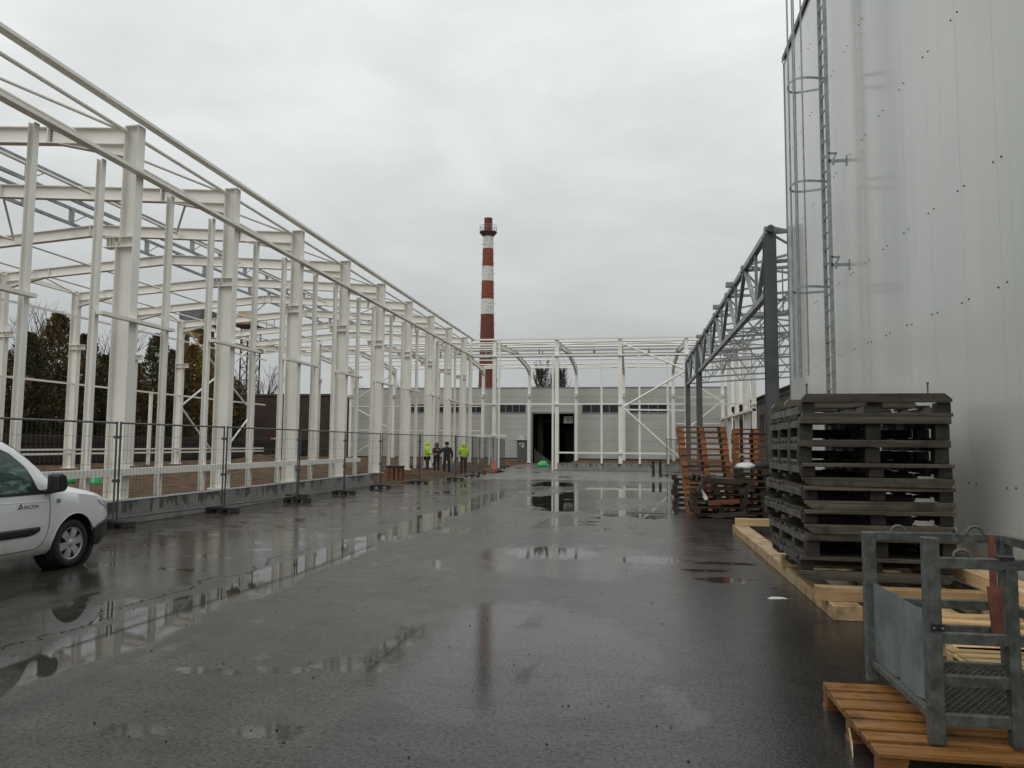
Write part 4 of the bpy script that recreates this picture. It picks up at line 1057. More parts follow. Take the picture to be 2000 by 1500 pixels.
for i in range(8):
    lb = 'dark pallet, ' + (ORD[7 - i] + ' from the top of' if i < 7 else 'topmost of') + ' the stack under the white plastic bag'
    put(pd, 2.95 + random.uniform(-.04, .04), 18.4 + random.uniform(-.05, .05), .1455 * i, random.uniform(-.05, .05), lb, 'dark pallets under the white bag')
o = lump(2.55, 18.2, 1.165, .23, .2, .10, 'w', 9).build('plastic_bag', M['white_plastic']); tag(o, 'crumpled white plastic bag on top of the dark pallet stack', 'bag')
o = lump(2.95, 18.2, 1.165, .2, .2, .11, 'w', 10).build('plastic_bag', M['cloth_black']); tag(o, 'crumpled black plastic bag beside the white bag on the pallet stack', 'bag')
b = MB(); pts = [(1.48, 17.35, .72), (1.52, 17.36, .50), (1.56, 17.37, .46), (1.62, 17.38, .5), (1.56, 17.4, .62)]
b.add(pts, [(0, 1, 2, 3, 4)]); o = b.build('torn_film', M['white_plastic']); sm_ = o.modifiers.new('thick', 'SOLIDIFY'); sm_.thickness = .01; tag(o, 'torn white film hanging at the front left of the dark heap', 'film')
for p_, q_, w_, lb in (((1.42, 17.45, .62), (1.66, 17.5, 1.02), .12, 'short dark board leaning upright at the left of the untidy heap'), ((1.55, 17.42, .93), (2.38, 17.5, .86), .11, 'dark loose board lying across the top front of the untidy heap'),
        ((1.62, 17.40, .40), (2.3, 17.44, .46), .10, 'brown loose board across the middle of the untidy heap'), ((1.7, 17.36, .12), (2.42, 17.3, .2), .10, 'grey loose board low at the front of the untidy heap'), ((2.35, 17.55, .05), (2.52, 17.6, .8), .1, 'dark board standing at the right end of the untidy heap')):
    b = MB(); b.bar(p_, q_, .03, w_); o = b.build('loose_board', M['red_wood'] if 'brown' in lb else M['grey_wood'] if 'grey' in lb else M['dark_wood'], None, .004); tag(o, lb, 'board', 'loose boards on the untidy heap')
b = MB(); b.box(1.45, 2.5, 17.3, 17.38, 0, .07); b.xf(Matrix.Translation((0, 0, 0))); o = b.build('timber_offcut', M['dark_wood']); tag(o, 'dark timber offcut on the ground before the untidy heap', 'timber')

# big weathered grey pallets, kinds a (open front) and b (front skid); each a thing
def big_pallet(kind, seed):
    rnd = random.Random(seed); W, D, H = 1.47, 2.15, .243
    root = thing('large_pallet', '', 'pallet', (0, 0, 0)); gw, gy = M['grey_wood'], M['grey_wood_y']
    b = MB(); n = 17; pitch = D / n; t = .03
    for i in range(n):
        j = rnd.uniform(-.02, .02); c_ = -D / 2 + pitch * (i + .5); k = rnd.uniform(-.003, .003)
        if i == 0: continue
        b.box(-W / 2 + j, W / 2 + j, c_ - pitch * .42, c_ + pitch * .42, H - t + k, H + k)
    b.build('deck', gw, root, .004)
    b = MB()
    th = .075 if kind == 'a' else .04
    b.box(-W / 2, W / 2, -D / 2, -D / 2 + pitch * .9, H - th, H); b.build('front_board', M['front_wood'], root, .006)
    for x in (-W / 2 + .045, 0, W / 2 - .045):
        b = MB(); b.box(x - .045, x + .045, -D / 2 + pitch, D / 2, H - t - .085, H - t - .004); b.build('stringer', gy, root, .005)
        zb = 0 if kind == 'a' else .095
        for y in (-D / 2 + .135, -D / 6, D / 6, D / 2 - .08):
            b = MB(); e = .02 if x == 0 else 0; zt = H - th - .001 if y < -D / 2 + .2 else H - t - .087
            b.box(x - .075 + (0 if x <= 0 else -.02), x + .075 + (.0 if x >= 0 else .02), y - .075, y + .075, zb, zt) if abs(x) < .1 else b.box(min(x - .045, x + .09 * (-1 if x > 0 else 1)), max(x + .045, x + .09 * (-1 if x > 0 else 1)), y - .075, y + .075, zb, zt)
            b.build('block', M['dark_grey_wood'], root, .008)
    for y in (-D / 6 + .2, D / 6 + .25):     # dark boards added inside to stop light showing through the gaps
        b = MB(); b.box(-W / 2 + .10, W / 2 - (.05 if y > 0 else .1), y - .02, y + .02, .031 if kind == 'a' else .1, H - t - .09); b.build('light_stop_board', M['dark_grey_wood'], root, .004)
    if kind == 'b':
        for y in (-D / 2 + .015, 0, D / 2 - .1):
            b = MB(); ch_ = .07
            b.prism([(-W / 2, .093), (-W / 2 + .0, .06), (-W / 2 + ch_, .0), (W / 2 - ch_ * .6, 0), (W / 2, .05), (W / 2, .093)], y, y + .085); b.build('skid', M['front_wood'], root, .004)
    else:
        for x in (-W / 2 + .045, 0, W / 2 - .045):
            b = MB(); b.box(x - .04, x + .04, -D / 2 + .17, D / 2 - .17, .0, .03); b.build('skid', gy, root)
    return root
kinds = ['b', 'a', 'b', 'b', 'b', 'a', 'a', 'f']      # bottom to top; f is flipped
PA, PB = big_pallet('a', 1), big_pallet('b', 2); used = set()
GX = [2.50, 2.51, 2.47, 2.49, 2.50, 2.50, 2.505, 2.53]; GY = [9.48, 9.45, 9.43, 9.45, 9.42, 9.45, 9.44, 9.46]; GR = [-.035, .01, .03, .02, -.01, -.03, -.025, -.02]
z = .282
for i, kd in enumerate(kinds):
    src = PB if kd in 'bf' else PA
    if src.name in used: o = copy_tree(src)
    else: o = src; used.add(src.name)
    n = 7 - i
    what = ['upside down, topmost of the tall grey stack by the white wall', 'open fronted, second from the top of the tall grey stack', 'open fronted, third from the top of the tall grey stack', 'fourth from the top of the tall grey stack', 'fifth from the top of the tall grey stack',
            'sixth from the top of the tall grey stack', 'open fronted, second from the bottom of the tall grey stack', 'lowest of the tall grey stack, on the pine beams'][n]
    tag(o, 'large weathered pallet, ' + what, 'pallet', 'large weathered pallets in the grey stack')
    o.location = (GX[i], GY[i], z); o.rotation_euler = (0, 0, GR[i])
    if kd == 'f':
        o.rotation_euler = (0, R(180), GR[i]); o.location = (GX[i], GY[i], z + .243)
        for q in o.children:
            if q.name.startswith('deck'): pass
    z += .244
for x, y, lb in ((1.86, 8.6, 'thin upright rod on the left of the topmost grey pallet'), (3.05, 8.5, 'thin upright rod on the right of the topmost grey pallet')):
    b = MB(); b.tube((x, y, z - .01), (x, y, z + .115), .008, 8); b.tube((x, y, z + .1), (x, y, z + .12), .014, 8); tag(b.build('steel_rod', M['galv_dull']), lb, 'rod', 'rods on the grey stack')

# fresh timber
def timber(x0, x1, y0, y1, z0, z1, lb, along='y', mat=None, rz=0):
    cxx, cyy = (x0 + x1) / 2, (y0 + y1) / 2
    b = MB(); b.box(x0 - cxx, x1 - cxx, y0 - cyy, y1 - cyy, 0, z1 - z0); o = b.build('pine_beam', mat or (M['fresh_y'] if along == 'y' else M['fresh']), None, .006)
    o.location = (cxx, cyy, z0); o.rotation_euler.z = rz
    tag(o, lb, 'timber', 'fresh pine timber'); return o
timber(1.90, 2.17, 7.85, 15.45, 0, .14, 'long thick fresh pine beam on the asphalt along the left of the grey stack')
timber(1.80, 3.62, 8.05, 8.19, .141, .281, 'fresh pine crossbeam under the front of the grey stack', 'x')
timber(1.93, 3.5, 15.2, 15.34, .141, .28, 'fresh pine crossbeam at the far end of the long beam', 'x')
timber(1.85, 3.6, 10.2, 10.34, .141, .281, 'fresh pine crossbeam under the back of the grey stack', 'x')
timber(3.32, 3.60, 5.6, 13.2, 0, .14, 'long pine beam on the ground at the foot of the white wall', 'y')
timber(3.36, 3.63, 5.7, 12.2, .2815, .42, 'upper pine beam on the crossbeams beside the white wall', 'y')
timber(2.72, 2.98, 7.3, 14.0, 0, .14, 'middle pine beam on the ground under the grey stack', 'y')
timber(2.42, 3.42, 7.42, 7.52, .1415, .18, 'fresh thin plank lying crosswise, farther of two behind the cage', 'x', None, .03)
timber(2.40, 3.42, 7.18, 7.29, .1415, .175, 'fresh thin plank lying crosswise, nearer of two behind the cage', 'x', None, -.02)
timber(2.30, 3.3, 7.05, 7.14, 0, .08, 'low fresh plank on the asphalt behind the cage', 'x')
pf = euro((0, 0, 0), (M['fresh'], M['fresh']), 1.2, .8, label='', seed=8)
put(pf, 2.98, 6.05, 0, .04, 'new pale pine pallet on the ground behind the metal cage', 'new pine pallets', True)
put(pf, 3.05, 6.75, .0, -.03, 'second new pale pine pallet, farther from the metal cage', 'new pine pallets')
for o_ in (): pass

# pallet under the cage
po = euro((1.83, 4.72, 0), (M['orange_wood'], M['orange_wood']), 1.26, 1.16, .15, 7, 'orange brown pallet carrying the galvanised cage, at the bottom right', seed=9, name='pallet')
# yellow tag on its side
b = MB(); b.add([(1.185, 4.62, .10), (1.17, 4.5, .06), (1.16, 4.46, .0), (1.18, 4.58, .03)], [(0, 1, 2, 3)]); o = b.build('paper_tag', M['cream'], None); sm_ = o.modifiers.new('thick', 'SOLIDIFY'); sm_.thickness = .004; tag(o, 'torn pale paper tag at the side of the orange brown pallet', 'paper')

# galvanised cage
cg = thing('work_cage', 'galvanised steel work cage with sheet side and lifting rings on the pallet', 'cage', (1.95, 4.85, .151))
X0, X1, Y0, Y1, ZB, ZT = 1.535, 2.36, 4.33, 5.39, .152, 1.10; G = M['galv_dull']
for x, y, zt in ((X0, Y0, 1.20), (X0, Y1, ZT + .01), (X1, Y1, ZT + .01), (X1, Y0, 1.20)):
    b = MB(); b.bar((x, y, ZB), (x, y, zt), .072, .072, (1, 0, 0)); b.build('post', G, cg, .004)
b = MB(); b.bar((1.915, Y0, .14 + .02), (1.915, Y0, 1.06), .06, .055, (1, 0, 0)); b.build('gate_post', G, cg, .004)
h = .036
for z in (1.07, .685, .47, .275):
    b = MB(); b.bar((X0 + h, Y0, z), (X1 - h, Y0, z), .045, .055); b.build('front_rail', G, cg, .003)
for z in (1.085, .66, .5, .27):
    b = MB(); b.bar((X0 + h, Y1, z), (X1 - h, Y1, z), .045, .055); b.build('back_rail', G, cg, .003)
for z in (1.085, .66, .275):
    b = MB(); b.bar((X1, Y0 + h, z), (X1, Y1 - h, z), .045, .055); b.build('side_rail', G, cg, .003)
b = MB(); b.bar((X0, Y0 + h, .275), (X0, Y1 - h, .275), .04, .04); b.build('side_rail', G, cg, .003)
b = MB(); n = 20; prof = [(Y0 + .04, 0), (4.48, 0), (4.51, .02), (4.56, .02), (4.60, 0), (4.87, 0), (4.90, .02), (4.95, .02), (4.99, 0), (Y1 - .05, 0)]
vs = [(X0 + .005 + d_, y, .30) for y, d_ in prof] + [(X0 + .005 + d_, y, .79) for y, d_ in prof] + [(X0 + .008 + d_, y, .30) for y, d_ in prof] + [(X0 + .008 + d_, y, .79) for y, d_ in prof]
k = len(prof)
b.add(vs, [(i, i + 1, k + i + 1, k + i) for i in range(k - 1)] + [(2 * k + i + 1, 2 * k + i, 3 * k + i, 3 * k + i + 1) for i in range(k - 1)] + [(k + i, k + i + 1, 3 * k + i + 1, 3 * k + i) for i in range(k - 1)])
b.build('side_sheet', M['galv_sheet'], cg)
b = MB()
def clip(p0, dx, dy):
    ts = []
    for lo, hi, p_, d_ in ((X0 + .04, X1 - .04, p0[0], dx), (Y0 + .04, Y1 - .04, p0[1], dy)):
        ts.append(sorted(((lo - p_) / d_, (hi - p_) / d_)))
    a, c = max(ts[0][0], ts[1][0]), min(ts[0][1], ts[1][1]); return (a, c) if c > a + .01 else None
for sx in (1, -1):
    for i in range(-24, 60):
        p0 = (X0 + i * .04, Y0); r_ = clip(p0, sx * 1.0, 1.35)
        if r_: b.bar((p0[0] + sx * r_[0], p0[1] + 1.35 * r_[0], .268 + .002 * sx), (p0[0] + sx * r_[1], p0[1] + 1.35 * r_[1], .268 + .002 * sx), .005, .008)
b.build('mesh_floor', G, cg)
for x, y, z, ax, r_ in ((1.72, Y1, 1.112, 'y', .042), (2.18, Y1 - .02, 1.112, 'y', .05), (2.07, Y1, 1.112, 'x', .035), (1.69, Y0, 1.097, 'y', .042)):
    b = MB(); b.torus((x, y, z), r_, .0095, ax, 0, math.pi, 14, 8); b.build('lifting_ring', G, cg)
b = MB(); b.box(2.25, 2.285, Y1 - .055, Y1 - .03, .74, 1.115); b.prism([(2.22, .79), (2.32, .79), (2.345, .42), (2.245, .42)], Y1 - .075, Y1 - .056); b.build('strap', M['strap'], cg)
b = MB(); b.box(X0 - .02, X0 + .045, Y0 - .044, Y0 - .037, .725, .76); lt = b.build('latch', M['black'], cg)
b = MB()
for x in (X0 - .008, X0 + .033): b.tube((x, Y0 - .05, .742), (x, Y0 - .043, .742), .006, 8)
b.build('latch_bolts', M['galv'], lt)
b = MB(); b.box(1.86, 1.93, Y0 - .03, Y0 + .03, 1.098, 1.112); b.build('hinge', M['black'], cg)

# ------------------------------------------------------------------ the van
CXc, CYa = -8.235, 9.12          # centre line, front axle
van = thing('van', 'white small van parked beside the mesh fence, only its front half in view', 'van', (CXc, CYa, 0))
ST = [  # x forward of the axle, half width, bottom, belt z, roof z, roof half width
 (.89, .52, .27, .60, .72, .44), (.865, .66, .25, .69, .80, .54), (.78, .765, .24, .80, .89, .60), (.62, .83, .23, .865, .95, .65), (.42, .87, .22, .915, .995, .68), (.2, .89, .21, .95, 1.035, .71), (.0, .90, .21, .975, 1.075, .73),
 (-.2, .905, .21, .985, 1.12, .74), (-.36, .905, .21, .99, 1.20, .73), (-.5, .905, .21, .995, 1.345, .715), (-.68, .905, .21, 1.0, 1.495, .70), (-.85, .905, .21, 1.0, 1.615, .69), (-1.02, .905, .21, 1.0, 1.70, .68), (-1.25, .905, .21, 1.0, 1.765, .67),
 (-1.6, .905, .21, 1.0, 1.81, .67), (-2.2, .905, .22, 1.0, 1.83, .67), (-2.8, .905, .24, 1.0, 1.82, .67), (-3.15, .895, .27, 1.0, 1.755, .66), (-3.28, .86, .32, 1.0, 1.70, .63), (-3.33, .78, .36, .98, 1.6, .56)]
def lerp(a, b, t): return a + (b - a) * t
def stn(x):
    if x >= ST[0][0]: return ST[0][1:]
    for p, q in zip(ST[:-1], ST[1:]):
        if q[0] <= x <= p[0]:
            t = (p[0] - x) / (p[0] - q[0]); return tuple(lerp(a, b, t) for a, b in zip(p[1:], q[1:]))
    return ST[-1][1:]
def section(x):
    W, zb, zl, zr, yr = stn(x)
    h_ = zl - zb
    pts = [(0, zb), (.6 * W, zb), (.88 * W, zb + .02), (.955 * W, zb + .09), (.985 * W, zb + .28 * h_), (W, zb + .55 * h_), (W * .995, zb + .8 * h_), (W * .975, zl)]
    up = zr - zl
    yb = W * .975
    for f, g_ in ((.3, .20), (.55, .45), (.75, .70), (.88, .90)):
        pts.append((lerp(yb, yr, g_), zl + up * f))
    pts += [(yr * .93, zl + up * .955), (yr * .6, zl + up * .99), (0, zr)]
    return pts
def side_y(x, z):
    p = section(x); best = p[-1][0]
    for a, b_ in zip(p[1:-2], p[2:-1]):
        if a[1] <= z <= b_[1] and b_[1] > a[1]: return lerp(a[0], b_[0], (z - a[1]) / (b_[1] - a[1]))
    return p[2][0] if z < p[2][1] else p[-3][0]
def CV(x, y, z): return (CXc + y, CYa + x, z)
xsamp = []
for p, q in zip(ST[:-1], ST[1:]):
    n = max(1, int(round((p[0] - q[0]) / .06)))
    xsamp += [lerp(p[0], q[0], i / n) for i in range(n)]
xsamp.append(ST[-1][0])
b = MB(); rows = []
for x in xsamp:
    s_ = section(x); full = [(-y, z) for y, z in s_[::-1]] + [(y, z) for y, z in s_[1:]]
    rows.append([CV(x, y, z) for y, z in full])
k = len(rows[0]); vs = [v for r_ in rows for v in r_]
b.add(vs, [(j * k + i, j * k + i + 1, (j + 1) * k + i + 1, (j + 1) * k + i) for j in range(len(rows) - 1) for i in range(k - 1)]
      + [(j * k, (j + 1) * k, (j + 1) * k + k - 1, j * k + k - 1) for j in range(len(rows) - 1)], True)
b.add(rows[0], [tuple(range(k))]); b.add(rows[-1], [tuple(range(k))])
body = b.build('body', M['car_paint'], van)
bm = bmesh.new(); bm.from_mesh(body.data); bmesh.ops.remove_doubles(bm, verts=bm.verts, dist=.0005); bmesh.ops.recalc_face_normals(bm, faces=bm.faces); bm.to_mesh(body.data); bm.free()
# wheel arches cut with a temporary cylinder, applied and removed
cut = MB()
for x in (0, -2.70):
    for sg in (-1, 1):
        a = CV(x, sg * .58, .33); c = CV(x, sg * 1.1, .33); cut.tube(a, c, .385, 40)
cut_o = cut.build('arch_cutter', M['black']); bmc = bmesh.new(); bmc.from_mesh(cut_o.data); bmesh.ops.remove_doubles(bmc, verts=bmc.verts, dist=.0005); bmesh.ops.recalc_face_normals(bmc, faces=bmc.faces); bmc.to_mesh(cut_o.data); bmc.free()
md_ = body.modifiers.new('cut', 'BOOLEAN'); md_.object = cut_o; md_.operation = 'DIFFERENCE'; md_.solver = 'EXACT'
bpy.context.view_layer.update(); dg = bpy.context.evaluated_depsgraph_get()
nm = bpy.data.meshes.new_from_object(body.evaluated_get(dg)); body.modifiers.clear(); body.data = nm
bpy.data.objects.remove(cut_o, do_unlink=True)
if len(nm.materials) == 0: nm.materials.append(M['car_paint'])
for p in nm.polygons: p.material_index = 0
try: nm.set_sharp_from_angle(angle=R(38))
except Exception: pass
for x in (0, -2.70):
    for sg in (-1, 1):
        b = MB(); c0 = CV(x, sg * .60, .33); c1 = CV(x, sg * .885, .33)
        b.tube(c0, c1, .3835, 40, caps=False); b.tube(c0, CV(x, sg * .605, .33), .383, 40); b.build('arch_liner', M['rubber'], body)
def skin_panel(name, mat, xa, xb, lo, hi, off, parent, nx_=24, nz=10, sg=1, thick=.0):
    b = MB(); vs = []
    for i in range(nx_ + 1):
        x = lerp(xa, xb, i / nx_); z0, z1 = lo(x), hi(x)
        for j in range(nz + 1):
            z = lerp(z0, z1, j / nz); vs.append(CV(x, sg * (side_y(x, z) + off), z))
    k = nz + 1
    b.add(vs, [(i * k + j, i * k + j + 1, (i + 1) * k + j + 1, (i + 1) * k + j) for i in range(nx_) for j in range(nz)], True)
    o = b.build(name, mat, parent)
    if thick: s_ = o.modifiers.new('thick', 'SOLIDIFY'); s_.thickness = thick; s_.offset = -1
    return o
# side windows with black surround
def wtop(x):   # upper edge following the pillar
    pts = [(-.60, 1.02), (-.68, 1.22), (-.80, 1.365), (-.95, 1.48), (-1.12, 1.55), (-1.35, 1.585), (-3.0, 1.595)]
    for p, q in zip(pts[:-1], pts[1:]):
        if q[0] <= x <= p[0]: return lerp(p[1], q[1], (p[0] - x) / (p[0] - q[0]))
    return 1.02 if x > -.6 else 1.56
for sg in (1, -1):
    sr_ = skin_panel('window_surround', M['black'], -.56, -1.72, lambda x: 1.0, lambda x: max(1.005, wtop(min(x + .05, -.6)) + .03), .005, body, 34, 12, sg)
    skin_panel('side_window', M['car_glass'], -.76, -1.68, lambda x: 1.035, lambda x: max(1.04, wtop(x) - .015), .009, body, 30, 12, sg)
# windscreen
b = MB(); vs = []
for i in range(9):
    x = lerp(-.42, -1.0, i / 8); W, zb, zl, zr, yr = stn(x)
    for j in range(13):
        y = lerp(-.88, .88, j / 12) * yr
        s_ = section(x)[-3:]; ay = abs(y)
        z = lerp(s_[2][1], s_[1][1], ay / s_[1][0]) if ay < s_[1][0] else lerp(s_[1][1], s_[0][1], (ay - s_[1][0]) / max(1e-4, s_[0][0] - s_[1][0]))
        vs.append(CV(x + .006, y, z + .006))
b.add(vs, [(i * 13 + j, i * 13 + j + 1, (i + 1) * 13 + j + 1, (i + 1) * 13 + j) for i in range(8) for j in range(12)], True); b.build('windscreen', M['car_glass'], body)
# roof edge seam, door shut lines, trims
def line(name, pts, r_, mat=M['black'], parent=None, sg=1, off=.001):
    b = MB(); q = [Vector(CV(x, sg * (side_y(x, z) + off), z)) for x, z in pts]; b.path(q, r_, 6); return b.build(name, mat, parent or body)
door = skin_panel('door', M['car_paint'], -.49, -1.74, lambda x: .33 if x < -.62 else lerp(.33, .5, (x + .62) / .13), lambda x: .985, .0025, body, 30, 14)
line('shut_line', [(-.475, .99), (-.47, .8), (-.475, .62), (-.50, .48), (-.56, .37), (-.66, .325), (-1.2, .32), (-1.75, .33)], .0045)
line('shut_line', [(-1.755, .33), (-1.755, 1.0)], .0045)
line('crease', [(-.5, .905), (-.9, .915), (-1.74, .93)], .006, M['car_paint'])
line('roof_gutter', [(x, stn(x)[2] + (stn(x)[3] - stn(x)[2]) * .94) for x in (-.42, -.55, -.7, -.85, -1.02, -1.3, -1.7, -2.3)], .007)
skin_panel('rub_strip', M['black'], -.63, -1.72, lambda x: .50 + (.045 * max(0, (x + .75) / .12) if x > -.75 else 0), lambda x: .60 - .0 * x, .014, door, 12, 3, 1, .014)
b = MB(); b.bar(CV(-1.55, side_y(-1.55, .86) + .03, .86), CV(-1.72, side_y(-1.7, .86) + .03, .86), .03, .035); b.build('handle', M['black'], door)
# lettering and triangle mark on the door
tcu = bpy.data.curves.new('door_lettering', 'FONT'); tcu.body = 'EKCON'; tcu.size = .058; tcu.extrude = .001
to = bpy.data.objects.new('door_lettering', tcu); col.objects.link(to); bpy.context.view_layer.update()
tm = bpy.data.meshes.new_from_object(to.evaluated_get(bpy.context.evaluated_depsgraph_get())); bpy.data.objects.remove(to, do_unlink=True)
lo_ = bpy.data.objects.new('door_lettering', tm); col.objects.link(lo_); tm.materials.append(M['black'])
for v in tm.vertices:
    x = -.895 + v.co.x * 1.15; z = .838 + v.co.y
    v.co = Vector(CV(x, side_y(x, z) + .005 + v.co.z, z)) - Vector((CXc, CYa, 0))
lo_.parent = door
b = MB()
for p, q in (((-.985, .835), (-.945, .90)), ((-.945, .90), (-.915, .845)), ((-.965, .85), (-.925, .85))):
    b.bar(CV(p[0], side_y(p[0], p[1]) + .006, p[1]), CV(q[0], side_y(q[0], q[1]) + .006, q[1]), .012, .004, (1, 0, 0))
b.build('door_emblem', M['grey_steel'], door)
b = MB()
for i in range(3): b.bar(CV(-.36, side_y(-.36, .9) + .003, .915 - i * .018), CV(-.29, side_y(-.29, .9) + .003, .915 - i * .018), .006, .009)
b.build('badge', M['grey_steel'], body)
# mirror
b = MB(); b.prism([(CYa - .585, 1.02), (CYa - .44, 1.03), (CYa - .405, 1.10), (CYa - .43, 1.22), (CYa - .50, 1.265), (CYa - .58, 1.25)], CXc + .92, CXc + 1.10, 'yz'); b.bar(CV(-.52, .86, 1.02), CV(-.50, 1.0, 1.05), .12, .07); b.build('mirror', M['black'], body, .03)
b = MB(); b.blob(CV(-.50, -1.03, 1.13), .10, .085, .125, 14, 9); b.bar(CV(-.52, -.86, 1.04), CV(-.50, -1.0, 1.08), .12, .07); b.build('mirror', M['black'], body)
# headlights, bumper
for sg in (1, -1):
    skin_panel('headlight', M['headlight'], .46, .82, lambda x: lerp(.84, .66, (x - .46) / .36), lambda x: lerp(.885, .80, (x - .46) / .36), .006, body, 12, 6, sg, .006)
    skin_panel('bumper', M['black'], .36, .888, lambda x: stn(x)[1] - .01, lambda x: lerp(.49, .63, (x - .36) / .5) if x > .42 else .49, .012, body, 18, 8, sg, .012)
b = MB(); s_ = [(-.48, .24), (.48, .24), (.5, .45), (.46, .6), (-.46, .6), (-.5, .45)]; b.add([CV(.902, y, z) for y, z in s_] + [CV(.88, y, z) for y, z in s_], [tuple(range(6)), tuple(range(6, 12))] + [(i, (i + 1) % 6, 6 + (i + 1) % 6, 6 + i) for i in range(6)]); b.build('bumper', M['black'], body)
line('arch_edge', [(.385 * math.cos(R(t)), .33 + .385 * math.sin(R(t))) for t in range(8, 173, 6)], .006, M['car_paint'], body, 1, -.001)
# wheels
def wheel(x, sg):
    wr = None; c = CV(x, sg * .75, .317)
    b = MB(); prof = [(.20, -.10), (.255, -.105), (.295, -.10), (.315, -.075), (.317, 0), (.315, .075), (.295, .10), (.255, .105), (.215, .10), (.205, .085)]
    b.lathe([(r_, a * sg) for r_, a in prof], 40, c, 'x'); ty_ = b.build('wheel', M['rubber'], van)
    b = MB(); b.lathe([(.212, .088 * sg), (.205, .095 * sg), (.192, .07 * sg), (.19, -.06 * sg), (0, -.06 * sg)], 36, c, 'x'); b.build('rim', M['galv_dull'], ty_)
    b = MB()
    for k in range(6):
        a = R(60 * k + 12)
        def Q(r_, da, o_): return (c[0] + sg * o_, c[1] + r_ * math.cos(a + da), c[2] + r_ * math.sin(a + da))
        q = [Q(.05, -.75, .088), Q(.05, .75, .088), Q(.13, .34, .094), Q(.204, .27, .088), Q(.204, -.27, .088), Q(.13, -.34, .094)]
        q2 = [(v[0] - sg * .025, v[1], v[2]) for v in q]
        b.add(q + q2, [(0, 1, 2, 5), (5, 2, 3, 4)] + [(i, (i + 1) % 6, 6 + (i + 1) % 6, 6 + i) for i in range(6)])
    b.lathe([(0, .10 * sg), (.035, .098 * sg), (.055, .088 * sg), (.058, .06 * sg)], 18, c, 'x'); b.lathe([(.216, .088 * sg), (.214, .097 * sg), (.200, .092 * sg), (.198, .07 * sg)], 36, c, 'x')
    b.build('wheel_cover', M['alloy'], ty_)
for x in (0, -2.70):
    for sg in (1, -1): wheel(x, sg)
# dashboard, wheel and seats sit behind dark glass; number of visible parts kept outside

